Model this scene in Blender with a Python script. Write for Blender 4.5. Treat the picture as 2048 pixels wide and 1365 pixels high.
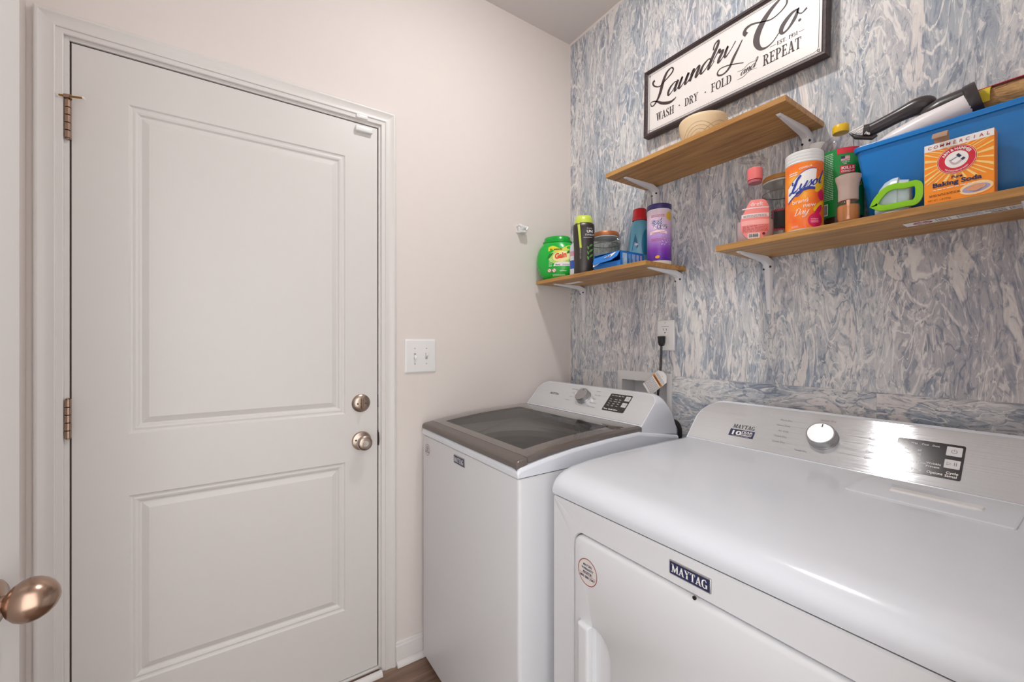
import bpy, bmesh, math, random
from mathutils import Vector, Matrix
from mathutils.bvhtree import BVHTree
random.seed(7)
for o in list(bpy.data.objects): bpy.data.objects.remove(o)
SC = bpy.context.scene
COL = SC.collection
PI = math.pi
def lin(h):
    h = h.lstrip('#'); out = []
    for i in (0, 2, 4):
        c = int(h[i:i+2], 16)/255
        out.append(c/12.92 if c <= .04045 else ((c+.055)/1.055)**2.4)
    return tuple(out)

# ---------------------------------------------------------------- camera, world, exposure
YAW = math.radians(55.9)
CAM = Vector((-1.427, -1.59, 1.245))
cd = bpy.data.cameras.new('camera'); cam = bpy.data.objects.new('camera', cd); COL.objects.link(cam)
cam.location = CAM; cam.rotation_euler = (PI/2, 0, YAW-PI/2)
cd.sensor_fit = 'HORIZONTAL'; cd.sensor_width = 36; cd.lens = 36*838/2048; cd.clip_start = .01
SC.camera = cam
W = bpy.data.worlds.new('world'); SC.world = W; W.use_nodes = True
W.node_tree.nodes['Background'].inputs[0].default_value = (1.0, .985, .975, 1)      # even near-white fill light, added to reach in through the open doorway
W.node_tree.nodes['Background'].inputs[1].default_value = 3.0
SC.view_settings.view_transform = 'Standard'; SC.view_settings.look = 'None'
SC.view_settings.gamma = 1; SC.view_settings.use_curve_mapping = False
SC.view_settings.exposure = 0.1
SC.cycles.transparent_max_bounces = 32; SC.cycles.diffuse_bounces = 8
LAMP_STRENGTH = 300.0
LAMP_POS = (-.74, -.82, 2.743)

# ---------------------------------------------------------------- materials
MATS = {}
def base_mat(name):
    m = bpy.data.materials.new(name); m.use_nodes = True
    nt = m.node_tree; return m, nt, nt.nodes['Principled BSDF'], nt.nodes['Material Output']
def mat(name, col, rough=.5, metal=0, spec=.5, var=.03, vscale=30, bump=0, bscale=200, coat=0, stretch=(1, 1, 1), trans=0, sss=0, emit=0):
    if name in MATS: return MATS[name]
    m, nt, b, out = base_mat(name); N = nt.nodes; L = nt.links
    c = lin(col) if isinstance(col, str) else col
    tc = N.new('ShaderNodeTexCoord'); mp = N.new('ShaderNodeMapping'); mp.inputs['Scale'].default_value = stretch
    L.new(tc.outputs['Object'], mp.inputs['Vector'])
    nz = N.new('ShaderNodeTexNoise'); nz.inputs['Scale'].default_value = vscale; nz.inputs['Detail'].default_value = 3
    L.new(mp.outputs[0], nz.inputs['Vector'])
    mx = N.new('ShaderNodeMix'); mx.data_type = 'RGBA'
    mx.inputs[6].default_value = tuple(x*(1-var) for x in c)+(1,); mx.inputs[7].default_value = tuple(min(1, x*(1+var)) for x in c)+(1,)
    L.new(nz.outputs[0], mx.inputs[0]); L.new(mx.outputs[2], b.inputs['Base Color'])
    b.inputs['Roughness'].default_value = rough; b.inputs['Metallic'].default_value = metal
    b.inputs['Specular IOR Level'].default_value = spec; b.inputs['Coat Weight'].default_value = coat; b.inputs['Coat Roughness'].default_value = .08
    b.inputs['Transmission Weight'].default_value = trans
    if emit: b.inputs['Emission Color'].default_value = c+(1,); b.inputs['Emission Strength'].default_value = emit
    if bump:
        n2 = N.new('ShaderNodeTexNoise'); n2.inputs['Scale'].default_value = bscale; n2.inputs['Detail'].default_value = 2
        L.new(mp.outputs[0], n2.inputs['Vector'])
        bp = N.new('ShaderNodeBump'); bp.inputs['Strength'].default_value = bump; bp.inputs['Distance'].default_value = .001
        L.new(n2.outputs[0], bp.inputs['Height']); L.new(bp.outputs[0], b.inputs['Normal'])
    MATS[name] = m; return m
def clear(name, tint, gloss=.06, rough=.05, body=0.0, bodycol='ffffff'):
    """thin clear plastic or glass wall: see-through with a fresnel sheen and a little milky body"""
    if name in MATS: return MATS[name]
    m, nt, b, out = base_mat(name); N = nt.nodes; L = nt.links
    tr = N.new('ShaderNodeBsdfTransparent'); tr.inputs[0].default_value = lin(tint)+(1,)
    gl = N.new('ShaderNodeBsdfGlossy'); gl.inputs['Roughness'].default_value = rough
    fr = N.new('ShaderNodeLayerWeight'); fr.inputs[0].default_value = .5
    pw = N.new('ShaderNodeMath'); pw.operation = 'POWER'; pw.inputs[1].default_value = 4; L.new(fr.outputs['Facing'], pw.inputs[0])
    ad = N.new('ShaderNodeMath'); ad.operation = 'MULTIPLY_ADD'; ad.inputs[1].default_value = .5; ad.inputs[2].default_value = gloss*.5; L.new(pw.outputs[0], ad.inputs[0])
    m1 = N.new('ShaderNodeMixShader'); L.new(ad.outputs[0], m1.inputs[0]); L.new(tr.outputs[0], m1.inputs[1]); L.new(gl.outputs[0], m1.inputs[2])
    nz = N.new('ShaderNodeTexNoise'); nz.inputs['Scale'].default_value = 25
    b.inputs['Base Color'].default_value = lin(bodycol)+(1,); b.inputs['Roughness'].default_value = .25
    mr = N.new('ShaderNodeMath'); mr.operation = 'MULTIPLY'; mr.inputs[1].default_value = body*2; L.new(nz.outputs[0], mr.inputs[0])
    m2 = N.new('ShaderNodeMixShader'); L.new(mr.outputs[0], m2.inputs[0]); L.new(m1.outputs[0], m2.inputs[1]); L.new(b.outputs[0], m2.inputs[2])
    L.new(m2.outputs[0], out.inputs[0]); MATS[name] = m; return m
def wood(name, c1, c2, c3, axis='Y', scale=1.0, rough=.42, rnd=0):
    if name in MATS: return MATS[name]
    m, nt, b, out = base_mat(name); N = nt.nodes; L = nt.links
    tc = N.new('ShaderNodeTexCoord'); mp = N.new('ShaderNodeMapping')
    s = {'X': (2.2, 38, 38), 'Y': (38, 2.2, 38)}[axis]; mp.inputs['Scale'].default_value = tuple(k*scale for k in s)
    L.new(tc.outputs['Object'], mp.inputs[0])
    vec = mp.outputs[0]
    if rnd:
        oi = N.new('ShaderNodeObjectInfo'); ml = N.new('ShaderNodeVectorMath'); ml.operation = 'SCALE'; ml.inputs[0].default_value = (11, 7, 5)
        L.new(oi.outputs['Random'], ml.inputs[3]); av = N.new('ShaderNodeVectorMath'); L.new(vec, av.inputs[0]); L.new(ml.outputs[0], av.inputs[1]); vec = av.outputs[0]
    n1 = N.new('ShaderNodeTexNoise'); n1.inputs['Scale'].default_value = 1.6; n1.inputs['Detail'].default_value = 6; n1.inputs['Distortion'].default_value = .8
    L.new(vec, n1.inputs[0])
    n2 = N.new('ShaderNodeTexNoise'); n2.inputs['Scale'].default_value = 7; n2.inputs['Detail'].default_value = 3; L.new(vec, n2.inputs[0])
    mi = N.new('ShaderNodeMath'); mi.operation = 'MULTIPLY_ADD'; mi.inputs[1].default_value = .35; L.new(n2.outputs[0], mi.inputs[0]); L.new(n1.outputs[0], mi.inputs[2])
    cr = N.new('ShaderNodeValToRGB'); L.new(mi.outputs[0], cr.inputs[0])
    e = cr.color_ramp.elements; e[0].position = .45; e[0].color = lin(c1)+(1,); e[1].position = .9; e[1].color = lin(c3)+(1,)
    k = e.new(.66); k.color = lin(c2)+(1,)
    L.new(cr.outputs[0], b.inputs['Base Color']); b.inputs['Roughness'].default_value = rough
    bp = N.new('ShaderNodeBump'); bp.inputs['Strength'].default_value = .12; bp.inputs['Distance'].default_value = .0006; L.new(n2.outputs[0], bp.inputs['Height']); L.new(bp.outputs[0], b.inputs['Normal'])
    MATS[name] = m; return m
def brushed(name, col='d3d6da', rough=.08):
    if name in MATS: return MATS[name]
    m, nt, b, out = base_mat(name); N = nt.nodes; L = nt.links
    tc = N.new('ShaderNodeTexCoord'); mp = N.new('ShaderNodeMapping'); mp.inputs['Scale'].default_value = (900, 5, 900)
    L.new(tc.outputs['Object'], mp.inputs[0])
    n1 = N.new('ShaderNodeTexNoise'); n1.inputs['Scale'].default_value = 1; n1.inputs['Detail'].default_value = 2; L.new(mp.outputs[0], n1.inputs[0])
    mx = N.new('ShaderNodeMix'); mx.data_type = 'RGBA'; c = lin(col)
    mx.inputs[6].default_value = tuple(x*.93 for x in c)+(1,); mx.inputs[7].default_value = tuple(min(1, x*1.06) for x in c)+(1,)
    L.new(n1.outputs[0], mx.inputs[0]); L.new(mx.outputs[2], b.inputs['Base Color'])
    b.inputs['Metallic'].default_value = .35; b.inputs['Roughness'].default_value = rough
    bp = N.new('ShaderNodeBump'); bp.inputs['Strength'].default_value = .5; bp.inputs['Distance'].default_value = .0004; L.new(n1.outputs[0], bp.inputs['Height']); L.new(bp.outputs[0], b.inputs['Normal'])
    MATS[name] = m; return m
def marble(name, vertical=True, off=(0, 0, 0)):
    """marbled ink wallpaper: flowing streaks of grey, slate blue and cream with thin pale veins"""
    m, nt, b, out = base_mat(name); N = nt.nodes; L = nt.links
    def nd(t, **k):
        x = N.new(t)
        for a, v in k.items(): setattr(x, a, v)
        return x
    def noise(vec, sc, det=4, dist=0, rough=.5):
        x = nd('ShaderNodeTexNoise'); x.inputs['Scale'].default_value = sc; x.inputs['Detail'].default_value = det
        x.inputs['Distortion'].default_value = dist; x.inputs['Roughness'].default_value = rough; L.new(vec, x.inputs['Vector']); return x
    def ramp(f, stops, interp='LINEAR'):
        x = nd('ShaderNodeValToRGB'); L.new(f, x.inputs[0]); x.color_ramp.interpolation = interp; e = x.color_ramp.elements
        while len(e) < len(stops): e.new(.5)
        for i, (p, c) in enumerate(stops):
            e[i].position = p; e[i].color = (lin(c) if isinstance(c, str) else (c, c, c))+(1,)
        return x
    def mix(f, a, c, blend='MIX'):
        x = nd('ShaderNodeMix'); x.data_type = 'RGBA'; x.blend_type = blend
        if isinstance(f, (int, float)): x.inputs[0].default_value = f
        else: L.new(f, x.inputs[0])
        for s, q in ((6, a), (7, c)):
            if isinstance(q, str): x.inputs[s].default_value = lin(q)+(1,)
            else: L.new(q, x.inputs[s])
        return x.outputs[2]
    tc = nd('ShaderNodeTexCoord'); mp = nd('ShaderNodeMapping')
    mp.inputs['Scale'].default_value = (1, 1.2, .30) if vertical else (1, .38, 1.25); mp.inputs['Location'].default_value = off
    L.new(tc.outputs['Object'], mp.inputs[0])
    def warp(vec, sc, amt, det=3):
        w = noise(vec, sc, det)
        s = nd('ShaderNodeVectorMath', operation='SUBTRACT'); L.new(w.outputs['Color'], s.inputs[0]); s.inputs[1].default_value = (.5, .5, .5)
        k = nd('ShaderNodeVectorMath', operation='SCALE'); L.new(s.outputs[0], k.inputs[0]); k.inputs[3].default_value = amt
        a = nd('ShaderNodeVectorMath', operation='ADD'); L.new(vec, a.inputs[0]); L.new(k.outputs[0], a.inputs[1]); return a.outputs[0]
    def math_(op, a, c=None, e=None):
        x = nd('ShaderNodeMath', operation=op)
        for k, q in enumerate((a, c, e)):
            if q is None: continue
            if isinstance(q, (int, float)): x.inputs[k].default_value = q
            else: L.new(q, x.inputs[k])
        return x.outputs[0]
    m0 = mp.outputs[0]
    w1 = warp(m0, 5, .13, 2); w2 = warp(w1, 19, .045, 3); w3 = warp(w2, 60, .012, 2)
    base = noise(w2, 9, 5, .3, .62)
    col = ramp(base.outputs[0], [(.26, '8d96a5'), (.40, 'a8afb8'), (.50, 'bdc0c5'), (.58, 'cfd0d1'), (.68, 'e0dedc')]).outputs[0]
    # slate-blue pools
    bl = noise(w3, 14, 5, .4, .6)
    col = mix(ramp(bl.outputs[0], [(.57, 0.0), (.65, .55), (.72, .45), (.8, 0.0)]).outputs[0], col, '7790aa')
    # warm grey clouds
    wm = noise(w1, 4, 2)
    col = mix(ramp(wm.outputs[0], [(.5, 0.0), (.62, .35)]).outputs[0], col, 'b9adb0')
    # dark and pale flow lines along the contours of the marbling
    def lines(vec, sc, freq, phase, lo, amp, msc, m0_, m1_):
        f = noise(vec, sc, 2, 0, .45)
        si = math_('SINE', math_('MULTIPLY_ADD', f.outputs[0], freq, phase))
        msk = ramp(noise(w1, msc, 2).outputs[0], [(m0_, 0.0), (m1_, 1.0)]).outputs[0]
        return math_('MULTIPLY', ramp(si, [(lo, 0.0), (min(lo+.12, 1), amp)]).outputs[0], msk)
    col = mix(lines(w3, 8, 110, 1.0, .80, .6, 7, .44, .56), col, '6c778a')
    col = mix(lines(w2, 6, 95, 0.0, .84, .9, 5, .40, .52), col, 'e6e3e1')
    col = mix(lines(w3, 13, 95, 2.0, .86, .85, 9, .44, .54), col, 'e9e6e3')
    # cream blobs with a dark rim
    cb = noise(warp(w1, 15, .06, 4), 10, 3, .5)
    col = mix(ramp(cb.outputs[0], [(.575, 0.0), (.592, .55), (.607, 0.0)]).outputs[0], col, '717d92')
    col = mix(ramp(cb.outputs[0], [(.600, 0.0), (.618, .9), (.8, .95)]).outputs[0], col, 'ddd8d6')
    # fine streaks and speckle
    st = noise(w3, 85, 4, .6, .65)
    col = mix(ramp(st.outputs[0], [(.36, .65), (.46, 0.0)]).outputs[0], col, '737f94')
    col = mix(ramp(st.outputs[0], [(.55, 0.0), (.63, .7)]).outputs[0], col, 'e6e4e2')
    L.new(col, b.inputs['Base Color']); b.inputs['Roughness'].default_value = .55; b.inputs['Specular IOR Level'].default_value = .3
    return m

M_WALL = mat('wall_paint', 'ded7d3', .75, var=.012, bump=.15, bscale=350, spec=.25)
M_CEIL = mat('ceiling_paint', 'd6d1d0', .85, var=.01, bump=.2, bscale=250, spec=.2)
M_TRIM = mat('trim_paint', 'd9d6d4', .38, var=.01, bump=.04, bscale=90)
M_DOOR = mat('door_paint', 'd6d3d1', .42, var=.012, bump=.05, bscale=120)
M_ENAMEL = mat('white_enamel', 'dce1e9', .16, var=.008, vscale=6, coat=.3)
M_ENAMEL2 = mat('white_enamel_front', 'd9dbdf', .3, var=.01, vscale=6)
M_STEEL = brushed('brushed_steel')
M_NICKEL = mat('satin_nickel', 'b3a498', .3, metal=1, var=.05, vscale=60)
M_NICKEL2 = mat('antique_nickel', 'a98f7e', .26, metal=1, var=.06, vscale=40, bump=.05, bscale=300)
M_BRASS = mat('brass', 'a67c3f', .35, metal=1)
M_CHROME = mat('spun_metal', 'b4b4b6', .38, metal=1, var=.06, vscale=90)
M_BLACK = mat('black_plastic', '1c1b1d', .35)
M_DARK = mat('dark_gap', '3a332e', .8)
M_INK = mat('dark_ink', '2b2430', .6)
M_NAVY = mat('navy_print', '232a52', .45)
M_WHITEP = mat('white_print', 'f1efee', .5)
M_GREYP = mat('grey_print', '77757a', .6)
M_PLATE = mat('white_plastic', 'e6e6e6', .28, var=.005)
M_BRKT = mat('white_bracket_enamel', 'dedee2', .3, var=.01)
M_SHELF = wood('oak_laminate', '8c6233', 'ae7f45', 'c49655', 'Y')
M_FLOOR = wood('vinyl_plank_wood', '5a463a', '7a6152', '94796a', 'X', .45, .4, rnd=1)
M_SCREEN = mat('gloss_black_panel', '2c272b', .12, var=.1, vscale=120)

# ---------------------------------------------------------------- geometry helpers
ORG = {}
class G:
    def __init__(s): s.v = []; s.f = []
    def add(s, v, f):
        k = len(s.v); s.v += [tuple(x) for x in v]; s.f += [tuple(i+k for i in q) for q in f]; return s
    def box(s, a, b):
        x0, x1 = sorted((a[0], b[0])); y0, y1 = sorted((a[1], b[1])); z0, z1 = sorted((a[2], b[2]))
        return s.add([(x0, y0, z0), (x1, y0, z0), (x1, y1, z0), (x0, y1, z0), (x0, y0, z1), (x1, y0, z1), (x1, y1, z1), (x0, y1, z1)],
                     [(0, 3, 2, 1), (4, 5, 6, 7), (0, 1, 5, 4), (1, 2, 6, 5), (2, 3, 7, 6), (3, 0, 4, 7)])
    def loft(s, loops, cap0=True, cap1=True, closed=True):
        n = len(loops[0]); v = [p for l in loops for p in l]; f = []
        for i in range(len(loops)-1):
            for j in range(n if closed else n-1):
                k = (j+1) % n; f.append((i*n+j, i*n+k, (i+1)*n+k, (i+1)*n+j))
        if cap0: f.append(tuple(reversed(range(n))))
        if cap1: f.append(tuple(range((len(loops)-1)*n, len(loops)*n)))
        return s.add(v, f)
    def lathe(s, prof, c=(0, 0), seg=32, ax=1, ay=1, rot=0, cap0=True, cap1=True):
        ca, sa = math.cos(rot), math.sin(rot); loops = []
        for r, z in prof:
            l = []
            for i in range(seg):
                t = 2*PI*i/seg; x = r*ax*math.cos(t); y = r*ay*math.sin(t)
                l.append((c[0]+x*ca-y*sa, c[1]+x*sa+y*ca, z))
            loops.append(l)
        return s.loft(loops, cap0, cap1)
    def tube(s, path, r, seg=10, cap=True):
        P = [Vector(p) for p in path]; R = r if isinstance(r, (list, tuple)) else [r]*len(P)
        t0 = (P[1]-P[0]).normalized(); up = Vector((0, 0, 1)) if abs(t0.z) < .9 else Vector((1, 0, 0))
        a = t0.cross(up).normalized(); loops = []
        for i, p in enumerate(P):
            t = ((P[min(i+1, len(P)-1)]-P[max(i-1, 0)])).normalized()
            a = (a-t*a.dot(t)).normalized(); b = t.cross(a)
            loops.append([tuple(p+(a*math.cos(2*PI*j/seg)+b*math.sin(2*PI*j/seg))*R[i]) for j in range(seg)])
        return s.loft(loops, cap, cap)
    def prism(s, poly, axis, a, b):
        def pt(q, w): return {'X': (w, q[0], q[1]), 'Y': (q[0], w, q[1]), 'Z': (q[0], q[1], w)}[axis]
        return s.loft([[pt(q, a) for q in poly], [pt(q, b) for q in poly]])
    def xf(s, M):
        s.v = [tuple(M @ Vector(p)) for p in s.v]; return s
    def build(s, name, m, parent=None, smooth=True, bevel=0, seg=2, angle=35, kind=None):
        me = bpy.data.meshes.new(name)
        org = ORG[parent] if parent is not None else Vector((0, 0, 0))
        me.from_pydata([tuple(Vector(p)-org) for p in s.v], [], s.f); me.update()
        bm = bmesh.new(); bm.from_mesh(me)
        bmesh.ops.recalc_face_normals(bm, faces=bm.faces)
        if bevel:
            es = [e for e in bm.edges if len(e.link_faces) == 2 and e.calc_face_angle(0) > math.radians(40)]
            bmesh.ops.bevel(bm, geom=es, offset=bevel, segments=seg, profile=.5, affect='EDGES', clamp_overlap=True)
        bm.to_mesh(me); bm.free()
        if smooth:
            me.polygons.foreach_set('use_smooth', [True]*len(me.polygons)); me.set_sharp_from_angle(angle=math.radians(angle))
        me.materials.append(m)
        o = bpy.data.objects.new(name, me); COL.objects.link(o)
        if parent is not None: o.parent = parent
        ORG[o] = org
        if kind: o['kind'] = kind
        return o
def tag(o, label, cat, group=None, kind=None):
    o['label'] = label; o['category'] = cat
    if group: o['group'] = group
    if kind: o['kind'] = kind
    return o
def thing(name, label, cat, loc, group=None, kind=None):
    o = bpy.data.objects.new(name, None); COL.objects.link(o); o.location = loc; o.empty_display_size = .02
    ORG[o] = Vector(loc); return tag(o, label, cat, group, kind)
def rbox(name, a, b, m, parent, bev=.002, seg=2): return G().box(a, b).build(name, m, parent, True, bev, seg)
def rr(x0, y0, x1, y1, r, n=6):
    """closed rounded rectangle, 4*(n+1) points; r is one radius or four (bl, br, tr, tl), each may be (rx, ry)"""
    R = [r]*4 if not isinstance(r, list) else r; R = [q if isinstance(q, tuple) else (q, q) for q in R]
    C = [(x0, y0, 1, 1, PI), (x1, y0, -1, 1, 1.5*PI), (x1, y1, -1, -1, 0), (x0, y1, 1, -1, .5*PI)]; out = []
    for (cx, cy, sx, sy, a), (rx, ry) in zip(C, R):
        for i in range(n+1):
            t = a+PI/2*i/n; out.append((cx+sx*rx+rx*math.cos(t), cy+sy*ry+ry*math.sin(t)))
    return out
def cat_rom(P, k=6):
    out = []
    for i in range(len(P)-1):
        a, b, c, d = P[max(i-1, 0)], P[i], P[i+1], P[min(i+2, len(P)-1)]
        for j in range(k):
            t = j/k
            out.append(tuple(.5*(2*b[q]+(c[q]-a[q])*t+(2*a[q]-5*b[q]+4*c[q]-d[q])*t*t+(3*b[q]-a[q]-3*c[q]+d[q])*t**3) for q in range(len(b))))
    out.append(tuple(P[-1])); return out

# ---- flat print: 2-D shapes laid on a frame or projected onto a curved body
_TX = {}
def text_geo(s, bold=0, shear=0):
    key = (s, bold, shear)
    if key not in _TX:
        cu = bpy.data.curves.new('lettering', 'FONT'); cu.body = s; cu.size = 1; cu.offset = bold; cu.shear = shear; cu.resolution_u = 3
        o = bpy.data.objects.new('lettering', cu); me = o.to_mesh()
        v = [(p.co.x, p.co.y) for p in me.vertices]; f = [tuple(p.vertices) for p in me.polygons]
        o.to_mesh_clear(); bpy.data.objects.remove(o); bpy.data.curves.remove(cu); _TX[key] = (v, f)
    return _TX[key]
class D:
    def __init__(s): s.v = []; s.f = []
    def add(s, v, f):
        k = len(s.v); s.v += list(v); s.f += [tuple(i+k for i in q) for q in f]; return s
    def rect(s, x0, y0, x1, y1, nx=1, ny=1, sh=0):
        v = [(x0+(x1-x0)*i/nx+sh*j/ny, y0+(y1-y0)*j/ny) for j in range(ny+1) for i in range(nx+1)]
        return s.add(v, [(j*(nx+1)+i, j*(nx+1)+i+1, (j+1)*(nx+1)+i+1, (j+1)*(nx+1)+i) for j in range(ny) for i in range(nx)])
    def ell(s, cx, cy, rx, ry, rot=0, n=28, rings=3):
        c, q = math.cos(rot), math.sin(rot); v = [(cx, cy)]; f = []
        for k in range(1, rings+1):
            for i in range(n):
                t = 2*PI*i/n; x = rx*k/rings*math.cos(t); y = ry*k/rings*math.sin(t); v.append((cx+x*c-y*q, cy+x*q+y*c))
        for i in range(n):
            j = (i+1) % n; f.append((0, 1+i, 1+j))
            for k in range(rings-1): f.append((1+k*n+i, 1+(k+1)*n+i, 1+(k+1)*n+j, 1+k*n+j))
        return s.add(v, f)
    def ring(s, cx, cy, rx, ry, w, rot=0, n=36):
        c, q = math.cos(rot), math.sin(rot); v = []
        for a, b in ((rx, ry), (rx-w, ry-w)):
            for i in range(n):
                t = 2*PI*i/n; x = a*math.cos(t); y = b*math.sin(t); v.append((cx+x*c-y*q, cy+x*q+y*c))
        return s.add(v, [(i, (i+1) % n, n+(i+1) % n, n+i) for i in range(n)])
    def poly(s, P): return s.add(P, [tuple(range(len(P)))])
    def band(s, lo, hi):
        """strip between two curves with the same number of points"""
        n = len(lo); return s.add(list(lo)+list(hi), [(i, i+1, n+i+1, n+i) for i in range(n-1)])
    def stroke(s, P, k=6, smooth=True):
        Q = cat_rom(P, k) if smooth else P; n = len(Q); L = []; R = []
        for i in range(n):
            a = Q[max(i-1, 0)]; b = Q[min(i+1, n-1)]; dx, dy = b[0]-a[0], b[1]-a[1]; l = math.hypot(dx, dy) or 1
            w = Q[i][2]/2; L.append((Q[i][0]-dy/l*w, Q[i][1]+dx/l*w)); R.append((Q[i][0]+dy/l*w, Q[i][1]-dx/l*w))
        return s.band(R, L)
    def line(s, x0, y0, x1, y1, w): return s.stroke([(x0, y0, w), (x1, y1, w)], smooth=False)
    def text(s, t, x, y, size, al='l', sx=1, bold=0, shear=0, rot=0, width=None, arc=None):
        v, f = text_geo(t, bold, shear)
        if not v: return s
        a = min(p[0] for p in v); b = max(p[0] for p in v)
        if width: sx = width/((b-a)*size)
        off = {'l': 0, 'c': -(a+b)/2, 'r': -b}[al]; out = []
        for p in v:
            X = (p[0]+off)*size*sx; Y = p[1]*size
            if arc:                                  # (radius, start angle, direction) around (x, y)
                r, a0, d = arc; th = a0-d*X/r; rad = r+d*Y; out.append((x+rad*math.cos(th), y+rad*math.sin(th)*s.ky)); continue
            c, q = math.cos(rot), math.sin(rot); out.append((x+X*c-Y*q, y+X*q+Y*c))
        return s.add(out, f)
    ky = 1
    def greek(s, x0, y0, x1, y1, n, h=.5):
        """rows of tiny unreadable small print"""
        dy = (y1-y0)/n
        for i in range(n):
            x = x0
            while x < x1:
                w = (x1-x0)*random.uniform(.05, .16); s.rect(x, y0+i*dy, min(x+w, x1), y0+i*dy+dy*h); x += w+(x1-x0)*.025
        return s
def frame(o, u, v):
    u = Vector(u).normalized(); v = Vector(v).normalized(); return (Vector(o), u, v, u.cross(v))
def lay(name, d, fr, m, parent, off=.0005, target=None, kind=None):
    o, u, v, n = fr; g = G(); out = []; bv = None
    if target is not None:
        me = target.data; org = ORG[target]
        bv = BVHTree.FromPolygons([tuple(p.co+org) for p in me.vertices], [tuple(p.vertices) for p in me.polygons])
    for a, b in d.v:
        p = o+u*a+v*b
        if bv:
            hit = bv.ray_cast(p+n*.3, -n)
            if hit[0] is not None:
                nn = hit[1] if hit[1].dot(n) > 0 else -hit[1]
                p = hit[0]+nn*off
            else: p = p+n*off
        else: p = p+n*off
        out.append(tuple(p))
    g.add(out, d.f); me = bpy.data.meshes.new(name)
    orgp = ORG[parent] if parent is not None else Vector((0, 0, 0))
    me.from_pydata([tuple(Vector(p)-orgp) for p in g.v], [], g.f); me.update(); me.materials.append(m)
    # orient faces outwards
    bm = bmesh.new(); bm.from_mesh(me)
    for fc in bm.faces:
        if fc.normal.dot(n) < 0: fc.normal_flip()
    bm.to_mesh(me); bm.free()
    ob = bpy.data.objects.new(name, me); COL.objects.link(ob); ORG[ob] = orgp
    if parent is not None: ob.parent = parent
    if kind: ob['kind'] = kind
    return ob
FB = lambda y, z, x=0: frame((x, y, z), (0, -1, 0), (0, 0, 1))          # facing the room from the papered wall
FA = lambda x, z, y=0: frame((x, y, z), (1, 0, 0), (0, 0, 1))           # facing the room from the door wall
def facing(c, ang, z=0, dist=0):
    """frame on a standing body at c looking out along ang (degrees, plan)"""
    a = math.radians(ang); n = Vector((math.cos(a), math.sin(a), 0)); u = Vector((-n.y, n.x, 0))
    return (Vector((c[0], c[1], z))+n*dist, u, Vector((0, 0, 1)), n)
def toward_cam(c): return math.degrees(math.atan2(CAM.y-c[1], CAM.x-c[0]))

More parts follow.
